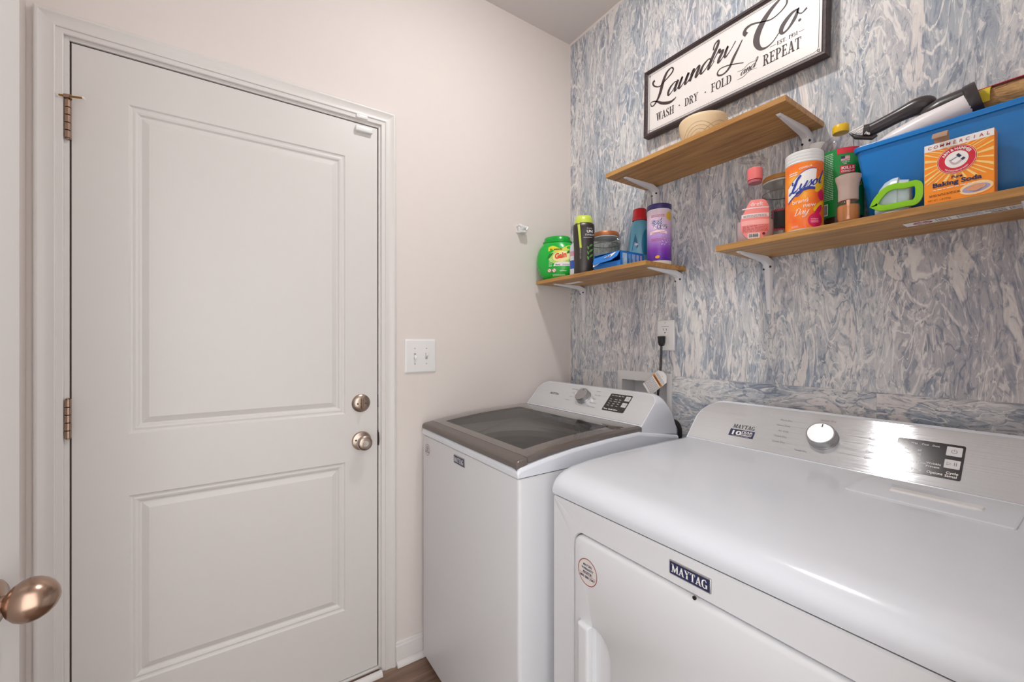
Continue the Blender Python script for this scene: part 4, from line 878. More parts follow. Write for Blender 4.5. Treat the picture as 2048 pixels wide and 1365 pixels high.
# ================================================================ things on the shelves
def upright(name, label, cat, c, z): return thing(name, label, cat, (c[0], c[1], z))
def sup(c, a, b, rot, z, n=40, e=2.0):
    """superellipse loop in plan, a across, b deep"""
    out = []; ca, sa = math.cos(rot), math.sin(rot)
    for i in range(n):
        t = 2*PI*i/n; cx, sy = math.cos(t), math.sin(t)
        x = a*math.copysign(abs(cx)**(2/e), cx); y = b*math.copysign(abs(sy)**(2/e), sy)
        out.append((c[0]+x*ca-y*sa, c[1]+x*sa+y*ca, z))
    return out
def oval(c, ang, secs, e=2.0, n=40, cap0=True, cap1=True):
    """body of oval sections (half width, half depth, z) whose front looks along ang (degrees)"""
    return G().loft([sup(c, a, b, math.radians(ang)+PI/2, z, n, e) for a, b, z in secs], cap0, cap1)

# ---- left shelf: green laundry-pod tub
c = (-.160, -.096); A_ = 216
t = upright('detergent_tub', 'round bright green laundry tub with yellow label on left shelf', 'tub', c, ZL)
M_GREEN = mat('green_plastic', '12b43c', .25, var=.03, coat=.2)
S = [(.054, .040, 0), (.062, .046, .004), (.082, .056, .03), (.0945, .062, .06), (.098, .064, .085), (.0955, .063, .115), (.087, .059, .142), (.073, .053, .162), (.066, .050, .169)]
tub = oval(c, A_, [(a, b, ZL+z) for a, b, z in S], 2.4).build('tub_body', M_GREEN, t)
oval(c, A_, [(.066, .050, ZL+.1695), (.067, .052, ZL+.172), (.067, .052, ZL+.177), (.061, .047, ZL+.180), (.059, .045, ZL+.195), (.055, .042, ZL+.199)], 2.4).build('tub_lid', mat('green_lid', '0fa536', .22), t)
f0 = facing(c, A_+10, ZL-.022); f0 = (f0[0], f0[1]*1.25, f0[2]*1.25, f0[3])
lb = lay('label', D().band([(-.030+.0875*i/12, .118+.012*math.sin(i*.9)*.4) for i in range(13)], [(-.030+.0875*i/12, .133+.006*math.sin(i*.75)) for i in range(13)]), f0, mat('label_yellow', 'e2d92c', .4), t, .0008, tub)
lay('label_burst', D().ell(.016, .098, .046, .027, .1, 30, 5), f0, mat('label_lime', 'b8dc6a', .4), t, .0006, tub)
lay('label_glow', D().ell(.018, .098, .032, .019, .1, 30, 5), f0, mat('label_cream', 'f2e8a4', .4), t, .0010, tub)
lay('brand_lettering', D().text('Gain', -.006, .0895, .026, bold=.05, shear=.15, rot=.16, width=.042), f0, mat('label_red', 'e0492f', .4), t, .0020, tub)
for P_ in ([(-.032, .090, .002), (-.024, .103, .010), (-.012, .112, .002)], [(.036, .108, .002), (.045, .114, .011), (.055, .112, .002)], [(.044, .084, .002), (.052, .079, .007), (.058, .074, .001)]): lay('label_leaf', D().stroke(P_), f0, mat('leaf_green', '1f7a2c', .45), t, .0014, tub)
d = D().text('90', -.024, .122, .009, bold=.02).greek(-.010, .122, .020, .128, 1, .8); lay('lettering', d, f0, mat('label_dark', '26401f', .5), t, .0018, tub)
lay('label_strip', D().band([(-.012+.065*i/8, .064) for i in range(9)], [(-.006+.060*i/8, .076+.003*math.sin(i*.4)) for i in range(9)]), f0, M_WHITEP, t, .0014, tub)
lay('lettering', D().text('flings!', -.004, .0665, .0075, bold=.02).text('ORIGINAL', .020, .0668, .0062), f0, M_NAVY, t, .0020, tub)
for x in (-.026, -.009):
    s_ = lay('warning_symbol', D().ell(x, .050, .0075, .0075), f0, M_WHITEP, t, .0012, tub); lay('warning_ring', D().ring(x, .050, .0075, .0075, .0014).line(x-.005, .055, x+.005, .045, .0012), f0, mat('label_red2', 'b3302a', .5), s_, .0018, tub)
for q_ in ((-.028, .064, -.016, .092, 4, .5), (.012, .046, .034, .050, 1, .7), (-.014, .030, .030, .038, 2, .5)): lay('lettering', D().greek(*q_), f0, mat('pale_green_print', 'c8efc0', .5), t, .0014, tub)

# white and blue bottle tucked between tub and black bottle
c = (-.158, -.2205); t = upright('white_bottle', 'white and blue bottle half hidden behind the black bottle', 'bottle', c, ZL)
bt = G().lathe([(.025, ZL), (.0285, ZL+.003), (.0285, ZL+.125), (.026, ZL+.140), (.014, ZL+.152), (.013, ZL+.158)], c, 28).build('bottle_body', mat('pearl_white', 'd4dae4', .3), t)
G().lathe([(.017, ZL+.158), (.017, ZL+.185), (.015, ZL+.188)], c, 24).build('cap', mat('pale_cap', 'c9d4dc', .35), t)
f0 = facing(c, 225, ZL)
lay('label_patch', D().rect(-.026, .036, .010, .072, 8, 1), f0, mat('label_blue', '3157b8', .4), t, .0006, bt); lay('label_patch', D().rect(-.026, .092, .010, .112, 8, 1), f0, mat('label_pink', 'd69ab4', .4), t, .0006, bt)

# black scent-bead bottle with lime cap
c = (-.183, -.2935); t = upright('black_scent_bottle', 'tall black bottle with lime green cap on left shelf', 'bottle', c, ZL)
M_BB = mat('soft_black', '332d2b', .32, var=.04); A_ = 226
bt = oval(c, A_, [(.038, .030, ZL), (.0405, .032, ZL+.004), (.041, .033, ZL+.05), (.041, .033, ZL+.11), (.0445, .035, ZL+.17), (.0455, .036, ZL+.195), (.044, .035, ZL+.208), (.038, .031, ZL+.214)], 2.3).build('bottle_body', M_BB, t)
M_LIME = mat('lime_plastic', 'c6d84e', .35, sss=0, var=.03)
oval(c, A_, [(.0375, .031, ZL+.2145), (.037, .0305, ZL+.226), (.033, .027, ZL+.240), (.028, .022, ZL+.2465)], 2.2).build('cap', M_LIME, t)
f0 = facing(c, A_, ZL)
lay('pull_strip', D().band([(-.026+.010*(1-i/10), .108+.106*i/10) for i in range(11)], [(-.012+.008*(1-i/10)-.004, .108+.106*i/10) for i in range(11)]), f0, M_LIME, t, .0012, bt)
lay('lettering', D().text('WITH ODOR DEFENSE', -.0105, .062, .0075, rot=PI/2, bold=.01), f0, mat('dim_print', 'a9a39b', .5), t, .001, bt)
lay('lettering', D().text('downy', .012, .186, .008).text('UN', .012, .170, .016, bold=.03).text('STOPABLES', .006, .158, .010, width=.034).greek(.0, .150, .034, .153, 1, .5), f0, M_WHITEP, t, .0012, bt)
for i in range(6): lay('leaf_print', D().stroke([(.018+.004*(i % 2), .056+.011*i, .001), (.024+(.006 if i % 2 else -.006), .064+.011*i, .007), (.026+(.010 if i % 2 else -.012), .074+.010*i, .001)]), f0, mat('fern_green', '5a9a45', .45), t, .0012, bt)

# clip-top glass jar
def jar(label, c, z, r, h, lidmat, lid_h):
    t = upright('glass_jar', label, 'jar', c, z)
    glass = clear('jar_glass', 'ecefee', .10, .03, .015, 'd5d9d8')
    G().lathe([(r*.86, z), (r*.97, z+.004), (r, z+.012), (r, z+h*.62), (r*.97, z+h*.74), (r*.88, z+h*.82), (r*.86, z+h*.86), (r*.90, z+h*.88), (r*.90, z+h*.94), (r*.86, z+h*.95)], c, 40, cap1=False).build('jar_body', glass, t)
    G().lathe([(r*.80, z+.004), (r*.92, z+.010), (r*.94, z+h*.25)], c, 32, cap1=True).build('jar_contents', mat('contents_pale', 'c4beb5', .6, var=.06, vscale=40), t)
    G().lathe([(r*.87, z+h*.95), (r*.89, z+h*.955), (r*.89, z+h*.97), (r*.87, z+h*.975)], c, 40).build('seal_ring', mat('seal_clear', 'cfd0cd', .4), t)
    G().lathe([(r*.86, z+h*.976), (r*.90, z+h*.98), (r*.91, z+h*.98+lid_h*.6), (r*.86, z+h*.98+lid_h), (r*.3, z+h*.98+lid_h*1.05)], c, 40).build('jar_lid', lidmat, t)
    ang = math.radians(toward_cam(c)+62); q = lambda rr_, dz, da=0: (c[0]+rr_*math.cos(ang+da), c[1]+rr_*math.sin(ang+da), z+dz)
    G().tube([q(r*.90, h*.90, -.10), q(r*1.04, h*.86, -.08), q(r*1.08, h*.78, -.06), q(r*1.05, h*.72), q(r*1.08, h*.78, .06), q(r*1.04, h*.86, .08), q(r*.90, h*.90, .10)], .0016, 6).build('wire_clip', mat('clip_wire', '8c8c8c', .3, metal=1), t)
    ring = [(c[0]+r*.90*math.cos(2*PI*i/40), c[1]+r*.90*math.sin(2*PI*i/40), z+h*.80) for i in range(41)]
    G().tube(ring, .0014, 6, False).build('wire_ring', MATS['clip_wire'], t)
    return t
jar('glass clip jar with copper lid between black and teal bottles', (-.070, -.312), ZL, .0625, .172, mat('copper_lid', 'b9764a', .4, metal=.4), .018)

# blue dryer-sheet box with open flap
t = thing('dryer_sheet_box', 'opened blue carton with folded flap lying at front of left shelf', 'box', (-.148, -.453, ZL))
M_BC = mat('blue_card', '1f78cf', .45, var=.05); X0, X1, Y0, Y1, H_ = -.2165, -.082, -.522, -.386, .060
g = G(); z0, z1 = ZL, ZL+H_
g.box((X0+.001, Y0, z0), (X1, Y0+.001, z1)); g.box((X0+.001, Y1-.001, z0), (X1, Y1, z1)); g.box((X1-.001, Y0, z0), (X1, Y1, z1)); g.box((X0, Y0, z0), (X1, Y1, z0+.001)); g.box((X0+.001, Y0, z1-.001), (X1, Y1, z1)); g.box((X0, Y0, z0), (X0+.001, Y1, z0+.024))
bx = g.build('carton', M_BC, t, False)
fl_ = [(X0+.001, Y0, z1), (X0-.010, Y0+.006, z1-.022), (X0-.0155, Y0+.030, z1-.034), (X0-.0155, Y1-.014, z1-.040), (X0-.006, Y1, z1-.034), (X0+.001, Y1, z1-.012)]
G().loft([fl_, [(x-.0012, y, z+.0006) for x, y, z in fl_]]).build('flap', M_BC, t, False)
fq = frame((X0-.0105, (Y0+Y1)/2+.005, z1-.030), (0, -1, .10), (.45, 0, 1))
lay('label_swash', D().stroke([(-.052, -.010, .012), (-.02, .000, .016), (.03, .013, .013), (.052, .022, .006)]), fq, M_WHITEP, t, .0014)
lay('brand_lettering', D().text('Snuggle', -.044, -.0125, .019, bold=.02, rot=.27, width=.080), fq, M_NAVY, t, .0019)
fs = frame((0, Y0, ZL), (1, 0, 0), (0, 0, 1))
for i, (x, w, cc) in enumerate(((-.205, .026, 'a9cfee'), (-.172, .014, '6f9fd8'), (-.152, .020, '8fb4e6'), (-.126, .014, 'a7bfe8'), (-.105, .012, 'b9a6d8'))):
    lay('print_panel', D().rect(x, .010+.004*(i % 2), x+w, .052), fs, mat('blue_print_%d' % i, cc, .5, var=.25, vscale=80), bx, .0006)
d = D()
for x in (-.199, -.168, -.147, -.122, -.102): d.text('fabric', x, .012, .010, rot=PI/2)
lay('lettering', d, fs, M_NAVY, bx, .001)

# teal fabric bottle with red cap
c = (-.056, -.482); A_ = 222; t = upright('teal_bottle', 'teal detergent bottle with red cap on left shelf', 'bottle', c, ZL)
bt = oval(c, A_, [(.042, .026, ZL), (.0455, .029, ZL+.005), (.0455, .029, ZL+.03), (.043, .0285, ZL+.10), (.039, .028, ZL+.150), (.0355, .027, ZL+.180), (.030, .025, ZL+.195), (.024, .023, ZL+.202)], 2.5).build('bottle_body', mat('teal_plastic', '5d9db4', .25, var=.03, coat=.2), t)
oval(c, A_, [(.029, .027, ZL+.2025), (.029, .027, ZL+.218), (.0265, .0245, ZL+.222), (.026, .024, ZL+.246), (.0235, .022, ZL+.2495)], 2.0).build('cap', mat('red_cap', 'c4242f', .35), t)
f0 = facing(c, A_+4, ZL)
lay('grip_recess_shade', D().ell(.020, .112, .0165, .052, -.06, 28, 5), f0, mat('deep_teal', '1f7391', .3), t, .0008, bt)  # flat oval: shade of the hand grip put into a darker teal
lay('label_wedge', D().poly([(-.034, .078), (-.020, .148), (-.009, .100), (-.012, .092)]), f0, mat('deep_teal2', '1b5f7c', .4), t, .001, bt)
d = D().text('fabric', -.034, .062, .013, rot=.08).text('softener', -.038, .044, .012, rot=.08, width=.036); lay('lettering', d, f0, mat('teal_ink', '2a5666', .5), t, .0012, bt)
lay('label_dot', D().ell(-.016, .104, .006, .005).ell(-.020, .030, .010, .005), f0, mat('pale_pink', 'd9c3cc', .5), t, .0013, bt)

# purple wipes canister
def canister(name, label, c, z, r, h, lid_h, lid_m, secs, base_m):
    t = upright(name, label, 'canister', c, z)
    b = G().lathe([(r*.96, z), (r*.99, z+.002), (r*.99, z+h-lid_h)], c, 44).build('canister_body', base_m, t)
    for nm, z0, z1, m in secs:
        k = G().lathe([(r, z+z0), (r, z+z1)], c, 44, cap0=False, cap1=False).build(nm, m, t)
    lz0 = z+h-lid_h; P = [(r*.985, lz0), (r*1.012, lz0+.001)]
    for i in range(3): P += [(r*1.012, lz0+lid_h*(.12+.26*i)), (r*.997, lz0+lid_h*(.15+.26*i)), (r*1.010, lz0+lid_h*(.18+.26*i))]
    P += [(r*1.0, lz0+lid_h*.93), (r*.95, lz0+lid_h), (r*.2, lz0+lid_h)]
    G().lathe(P, c, 44).build('canister_lid', lid_m, t)
    sm = G().lathe([(r, z), (r, z+h)], c, 60, cap0=False, cap1=False)
    proxy = b
    return t, b
def cyl_lay(name, d, c, r, ang, z, m, parent, off):
    """wrap flat print around an upright cylinder"""
    a0 = math.radians(ang); g = G(); g.add([(c[0]+(r+off)*math.cos(a0+a/r), c[1]+(r+off)*math.sin(a0+a/r), z+b) for a, b in d.v], d.f)
    o = g.build(name, m, parent, False)
    me = o.data; cv = Vector((c[0], c[1], 0))-ORG[o]
    for p_ in me.polygons:
        q = p_.center-cv; q.z = 0
        if p_.normal.dot(q) < 0: p_.flip()
    return o
def gradient(name, stops, z0, z1):
    if name in MATS: return MATS[name]
    m, nt, b, out = base_mat(name); N = nt.nodes; L = nt.links
    tc = N.new('ShaderNodeTexCoord'); sx = N.new('ShaderNodeSeparateXYZ'); L.new(tc.outputs['Object'], sx.inputs[0])
    mr = N.new('ShaderNodeMapRange'); mr.inputs[1].default_value = z0; mr.inputs[2].default_value = z1; L.new(sx.outputs[2], mr.inputs[0])
    cr = N.new('ShaderNodeValToRGB'); L.new(mr.outputs[0], cr.inputs[0]); e = cr.color_ramp.elements
    while len(e) < len(stops): e.new(.5)
    for i, (p, cc) in enumerate(stops): e[i].position = p; e[i].color = lin(cc)+(1,)
    L.new(cr.outputs[0], b.inputs['Base Color']); b.inputs['Roughness'].default_value = .35; MATS[name] = m; return m
c = (-.100, -.6065); r = .0433; ang = 214
PG = gradient('lilac_printed_label', [(0, '4b1f8a'), (.22, '7a35a8'), (.5, 'b493cf'), (.68, 'd9bcdc'), (1, 'dccbd8')], .013, .200)
t, b = canister('purple_wipes_canister', 'lilac and purple wipes canister at right end of left shelf', c, ZL, r, .222, .020, mat('navy_lid', '39306f', .3), [('label', .013, .200, PG)], mat('cream_plastic', 'e6e0d6', .35))
d = D().text('Good', -.026, .145, .021, bold=.085, shear=.2, rot=.12, width=.040).text('& Clean', -.019, .126, .022, bold=.085, shear=.2, rot=.10, width=.052); cyl_lay('brand_outline', d, c, r, ang, ZL, mat('violet_ink', '2b3588', .4), t, .0009)
d = D().text('Good', -.026, .145, .021, bold=.0, shear=.2, rot=.12, width=.038).text('& Clean', -.018, .126, .022, bold=.0, shear=.2, rot=.10, width=.050); cyl_lay('brand_lettering', d, c, r, ang, ZL, M_WHITEP, t, .0013)
d = D().band([(-.032+.062*i/12, .108+.006*math.sin(i*.26)) for i in range(13)], [(-.032+.062*i/12, .118+.006*math.sin(i*.26)) for i in range(13)]); cyl_lay('label_swash', d, c, r, ang, ZL, mat('peach_print', 'ecd2d6', .4), t, .0006)
d = D().text('Disinfecting Wipes', -.026, .1125, .0065, width=.048, rot=.05); cyl_lay('lettering', d, c, r, ang, ZL, mat('rose_ink', 'c0506e', .5), t, .0010)
d = D().greek(-.028, .172, .022, .182, 2, .4).greek(-.028, .086, .028, .096, 2, .4); cyl_lay('lettering', d, c, r, ang, ZL, MATS['rose_ink'], t, .0007)
cyl_lay('lemon_print', D().ell(.040, .175, .013, .016), c, r, ang, ZL, mat('lemon_yellow', 'd9b640', .45, var=.15, vscale=200), t, .0007)
cyl_lay('label_seal', D().ell(-.004, .026, .008, .0055, .2), c, r, ang, ZL, mat('seal_orange', 'e59a3c', .4), t, .0007)
d = D()
for i in range(40): d.ell(.004+random.uniform(0, .045), .068+random.uniform(0, .045), .0011, .0011, n=8, rings=1)
cyl_lay('bubble_print', d, c, r, ang, ZL, mat('bubble_pale', 'dcc6ea', .4), t, .0009)['kind'] = 'stuff'

# ---- right shelf: clear spray bottle with pink cap and label
c = (-.172, -.9835); A_ = 214; t = upright('spray_bottle', 'clear bottle with coral pink cap and pink label on right shelf', 'bottle', c, ZR)
M_CLR = clear('clear_plastic', 'f3f0f2', .07, .06, .02, 'e6e0e2')
BS = [(.040, .024, 0), (.0455, .028, .006), (.0485, .030, .035), (.0480, .030, .075), (.0440, .029, .105), (.0350, .026, .130), (.0235, .020, .152), (.0165, .0160, .166), (.0150, .0150, .180)]
bt = oval(c, A_, [(a, b, ZR+z) for a, b, z in BS], 2.2, cap1=False).build('bottle_body', M_CLR, t)
oval(c, A_, [(a*.95, b*.94, ZR+z+.002) for a, b, z in BS[:3]]+[(.0455, .0283, ZR+.062)], 2.2).build('liquid', mat('pale_liquid', 'd6c2c6', .25, var=.02), t)
G().lathe([(.0185, ZR+.182), (.0195, ZR+.185), (.0195, ZR+.213), (.017, ZR+.2155)], c, 28).build('cap_collar', mat('coral_plastic', 'ee7a7a', .35, var=.03), t)
G().lathe([(.0155, ZR+.172), (.0175, ZR+.1735), (.0175, ZR+.180), (.0155, ZR+.1815)], c, 28).build('neck_ring', mat('rose_ring', 'b5616b', .35), t)
a_ = math.radians(A_-90); q = lambda dx, dz, w=0: (c[0]+dx*math.cos(a_), c[1]+dx*math.sin(a_), ZR+dz)
hd = G().tube([q(-.004, .2155), q(-.004, .232), q(.0, .240)], [.012, .011, .008], 14).tube([q(-.030, .232), q(-.01, .240), q(.028, .243), q(.044, .246)], [.007, .011, .010, .006], 14).build('trigger_head', clear('clear_trigger', 'f4f2f1', .06, .2, .03, 'ddd6d3'), t)
G().tube([q(-.018, .236), q(-.028, .222), q(-.032, .205)], [.005, .004, .003], 10).build('trigger', MATS['clear_trigger'], t)
f0 = facing(c, A_+6, ZR)
Lb = [(-.040, .045), (-.038, .070), (-.030, .095), (-.020, .110), (.022, .113)]
lo_ = [(-.040+.068*i/14, .006+.030*abs((i-7)/7)**3) for i in range(15)]
hi_ = [(-.040+.068*i/14, .118-.052*max(0, (5-i)/5)**1.3-.020*max(0, (i-11)/3)**2) for i in range(15)]
rows = 10; dd = D(); vv = [(lo_[i][0]+(hi_[i][0]-lo_[i][0])*j/rows, lo_[i][1]+(hi_[i][1]-lo_[i][1])*j/rows) for j in range(rows+1) for i in range(15)]
dd.add(vv, [(j*15+i, j*15+i+1, (j+1)*15+i+1, (j+1)*15+i) for j in range(rows) for i in range(14)])
lay('label', dd, f0, mat('pink_label', 'f08f8c', .4, var=.02), t, .0010, bt)
lay('label_stripe', D().rect(-.036, .093, .027, .0965, 10, 1).rect(-.038, .068, .027, .079, 10, 1), f0, mat('label_offwhite', 'ead9d8', .4), t, .0014, bt)
lay('label_band', D().rect(-.0385, .048, .0275, .061, 10, 1), f0, mat('label_pale_pink', 'f7b0aa', .4), t, .0013, bt)
lay('brand_lettering', D().text('dreft', -.018, .100, .0165, bold=.0, width=.030), f0, M_WHITEP, t, .0016, bt)
lay('lettering', D().greek(-.034, .070, .022, .077, 2, .4), f0, M_GREYP, t, .0019, bt)
lay('lettering', D().greek(-.036, .028, .025, .047, 6, .4), f0, mat('label_brown', 'a8504f', .5), t, .0016, bt)
lay('barcode_patch', D().rect(-.024, .010, .004, .024, 6, 1), f0, M_WHITEP, t, .0016, bt)
d = D(); x = -.022
while x < .001: w = random.choice((.0005, .0009, .0013)); d.rect(x, .0125, x+w, .0225); x += w+.0008
lay('barcode', d, f0, M_INK, t, .0020, bt)
lay('label_seal', D().ell(.014, .021, .0038, .0038), f0, mat('seal_brown', '6b2b2c', .5), t, .0016, bt)

# wooden-lidded glass jar behind
c = (-.064, -1.0085)
t = jar('glass jar with wooden lid and dark chalk label behind orange canister', c, ZR, .0560, .196, mat('bamboo_lid', 'b5813f', .45, var=.12, vscale=60), .013)
f0 = facing(c, 194, ZR); bt = [o for o in t.children if o.name.startswith('jar_body')][0]
P = [(-.022+.030*0.5+.022*math.cos(2*PI*i/48)*(1.0 if i % 2 else .93)*1, 0) for i in range(48)]
def scallop(x0, y0, x1, y1, k=10):
    out = []
    def edge(a, b):
        for i in range(k*4):
            s_ = i/(k*4); bump = abs(math.sin(s_*k*PI))*.0022; dx, dy = b[0]-a[0], b[1]-a[1]; l = math.hypot(dx, dy); out.append((a[0]+dx*s_+dy/l*bump, a[1]+dy*s_-dx/l*bump))
    edge((x0, y0), (x1, y0)); edge((x1, y0), (x1, y1)); edge((x1, y1), (x0, y1)); edge((x0, y1), (x0, y0)); return out
lay('label', D().poly(scallop(-.016, .040, .024, .098, 7)), f0, mat('label_maroon', '8e2436', .5), t, .0010, bt)
lay('chalk_label', D().rect(-.012, .045, .020, .093, 6, 1), f0, mat('chalkboard', '232022', .7), t, .0022, bt)

# white flip-cap bottle standing behind
c = (-.050, -1.0925); t = upright('white_cap_bottle', 'slim pale bottle with flat white cap behind orange canister', 'bottle', c, ZR)
G().lathe([(.017, ZR), (.019, ZR+.003), (.019, ZR+.215), (.013, ZR+.235), (.0125, ZR+.250)], c, 28).build('bottle_body', mat('pale_bottle', 'd8ced0', .35), t)
G().lathe([(.0195, ZR+.2505), (.0205, ZR+.252), (.0205, ZR+.272), (.0185, ZR+.2745)], c, 28).build('cap', M_PLATE, t)

# orange wipes canister
c = (-.181, -1.1115); r = .0416; ang = 203
t, b = canister('orange_wipes_canister', 'orange wipes canister with white lid and blue script logo', c, ZR, r, .205, .030, mat('lid_white', 'e4e6e6', .35), [], M_PLATE)
m, nt, bs, out = base_mat('orange_fruit_label'); N = nt.nodes; L = nt.links
tc = N.new('ShaderNodeTexCoord'); nz = N.new('ShaderNodeTexNoise'); nz.inputs['Scale'].default_value = 16; nz.inputs['Detail'].default_value = 2; L.new(tc.outputs['Object'], nz.inputs[0])
cr = N.new('ShaderNodeValToRGB'); L.new(nz.outputs[0], cr.inputs[0]); e = cr.color_ramp.elements; e[0].position = .3; e[0].color = lin('f2602c')+(1,); e[1].position = .68; e[1].color = lin('fcb838')+(1,); e.new(.5).color = lin('f98f24')+(1,)
L.new(cr.outputs[0], bs.inputs['Base Color']); bs.inputs['Roughness'].default_value = .32
G().lathe([(r, ZR+.006), (r, ZR+.174)], c, 44, cap0=False, cap1=False).build('label', m, t)
cw = lambda n, d, m, o: cyl_lay(n, d, c, r, ang, ZR, m, t, o)
M_LB = mat('logo_blue', '2a3f9c', .4); M_MAG = mat('magenta_fruit', 'd81f62', .4, var=.1, vscale=120); M_YEL = mat('yellow_fruit', 'f2c21c', .4, var=.1)
cw('fruit_print', D().ell(.030, .140, .022, .030, .2, 24, 4), mat('peach_fruit', 'f0702e', .4, var=.15, vscale=60), .0004)
cw('fruit_print', D().ell(.036, .118, .012, .026, -.5, 24, 4), M_YEL, .0006)
cw('flower_print', D().ell(.040, .088, .011, .014, .1, 20, 3), M_MAG, .0006); cw('flower_print', D().ell(.034, .060, .008, .020, -.9, 20, 3), M_YEL, .0007); cw('flower_print', D().ell(.024, .024, .018, .018, 0, 24, 4), M_MAG, .0006); cw('flower_print', D().ell(.030, .048, .006, .018, -.6, 20, 3), M_MAG, .0008)
lo_ = [(-.040+.062*i/12, .078+.028*math.sin(i/12*PI*.62)) for i in range(13)]; hi_ = [(-.040+.066*i/12, .114+.040*math.sin(i/12*PI*.58)) for i in range(13)]
cw('logo_border', D().band([(x-.0012*0, y-.0035) for x, y in lo_], [(x, y+.002) for x, y in hi_]), M_LB, .0007); cw('logo_field', D().band(lo_, hi_), M_WHITEP, .0010)
cw('logo_underline', D().band([(x, y-.0035+.001) for x, y in lo_[4:]], [(x, y+.0035) for x, y in lo_[4:]]), M_LB, .0013)
d = D(); script(d, 'Lysol', -.034, .0975, .0150, .92, .32, .28, 1.3); cw('brand_lettering', d, M_LB, .0016)
d = D().text('brand', -.028, .070, .0145, bold=.0, width=.034, rot=.06).text('new', -.004, .058, .0145, width=.027, rot=.06); cw('lettering', d, M_WHITEP, .0010)
d = D(); script(d, 'Day', -.023, .040, .0082, 1.0, .3, .08, .9); cw('script_lettering', d, M_WHITEP, .0010)
d = D().text('COVID-19', -.012, .156, .0062, bold=.02, rot=.12).greek(-.036, .144, -.016, .154, 2, .5); cw('lettering', d, M_WHITEP, .0010)
cw('lettering', D().greek(.012, .018, .030, .030, 3, .5).greek(-.030, .010, -.014, .016, 2, .5), mat('pink_pale', 'f4b7c6', .4), .0012)

# big cleaner bottle: green label, dark liquid, yellow cap
c = (-.088, -1.1605); r = .0470; t = upright('green_label_bottle', 'large clear bottle with green label and yellow cap beside blue bin', 'bottle', c, ZR)
G().lathe([(r*.93, ZR), (r*.99, ZR+.004), (r, ZR+.010), (r, ZR+.218), (r*.97, ZR+.232), (r*.82, ZR+.246), (r*.56, ZR+.256), (r*.36, ZR+.262), (r*.34, ZR+.270)], c, 44, cap1=False).build('bottle_body', MATS['clear_plastic'], t)
G().lathe([(r*.90, ZR+.003), (r*.965, ZR+.010), (r*.965, ZR+.160)], c, 40).build('liquid', mat('amber_liquid', '3a1d12', .2), t)
G().lathe([(r+.0006, ZR+.040), (r+.0006, ZR+.212)], c, 48, cap0=False, cap1=False).build('label', mat('label_green', '0c8a3e', .4, var=.03), t)
G().lathe([(r*.37, ZR+.268), (r*.385, ZR+.270), (r*.385, ZR+.285), (r*.35, ZR+.288)], c, 28).build('cap', mat('yellow_cap', 'e3b81e', .35), t)
ang = 184; cw = lambda n, d, m, o: cyl_lay(n, d, c, r+.0006, ang, ZR, m, t, o)
cw('label_band', D().rect(.004, .197, .060, .212, 14, 1), mat('label_crimson', 'd2283c', .4), .0005)
fg = cw('flag_print', D().rect(.012, .178, .030, .190, 5, 1), M_WHITEP, .0006)
cw('flag_canton', D().rect(.012, .184, .020, .190, 3, 1), M_NAVY, .0009); d = D()
for i in range(4): d.rect(.012 if i < 2 else .020, .1792+.0030*i, .030, .1805+.0030*i, 4, 1)
cw('flag_stripes', d, mat('flag_red', 'b63a44', .5), .0009)
cw('lettering', D().text('MADE IN', .014, .1735, .004).text('USA', .017, .1695, .004), M_WHITEP, .0006)
cw('kills_patch', D().rect(.010, .1465, .042, .1665, 8, 1), MATS['label_crimson'], .0005)
cw('lettering', D().text('KILLS', .0125, .1565, .0098, bold=.03, width=.027).text('COVID-19', .0125, .1490, .0062, bold=.03, width=.027), M_WHITEP, .0010)
cw('small_print', D().greek(-.040, .085, -.004, .206, 26, .45), mat('label_pale_green', 'bfe3c6', .5), .0006)['kind'] = 'stuff'
cw('barcode_patch', D().rect(-.040, .046, -.016, .076, 6, 1), M_WHITEP, .0006); d = D()
for i in range(16): d.rect(-.038+.0013*i, .049, -.038+.0013*i+random.choice((.0004, .0008)), .073)
cw('barcode', d, M_INK, .001)
cw('lettering', D().text('2X', .046, .115, .016, bold=.03), mat('label_gold', 'd8bb30', .4), .0008)

# plug-in air freshener
c = (-.207, -1.2135); t = upright('air_freshener', 'taupe plug-in air freshener with amber oil bulb on right shelf', 'air freshener', c, ZR)
M_TAU = mat('taupe_plastic', 'b9a299', .4)
G().lathe([(.019, ZR+.052), (.0195, ZR+.054), (.0195, ZR+.080), (.021, ZR+.092), (.0248, ZR+.106), (.0250, ZR+.110), (.022, ZR+.1115)], c, 36).build('warmer_housing', M_TAU, t)
G().lathe([(.0165, ZR), (.020, ZR+.003), (.0225, ZR+.015), (.0225, ZR+.034), (.0200, ZR+.046), (.0155, ZR+.0515)], c, 36, cap1=False).build('oil_bulb', clear('bulb_glass', 'f2e2cf', .10, .03, .02), t)
G().lathe([(.015, ZR+.001), (.019, ZR+.004), (.0212, ZR+.015), (.0212, ZR+.034), (.0205, ZR+.040)], c, 36).build('amber_oil', mat('amber_oil', 'c78e50', .12, var=.12, vscale=60, coat=.4), t)
G().lathe([(.0035, ZR+.005), (.0035, ZR+.050)], (c[0]+.0187*math.cos(math.radians(toward_cam(c))), c[1]+.0187*math.sin(math.radians(toward_cam(c)))), 14).build('wick', mat('wick_peach', 'eeb99a', .6), t)

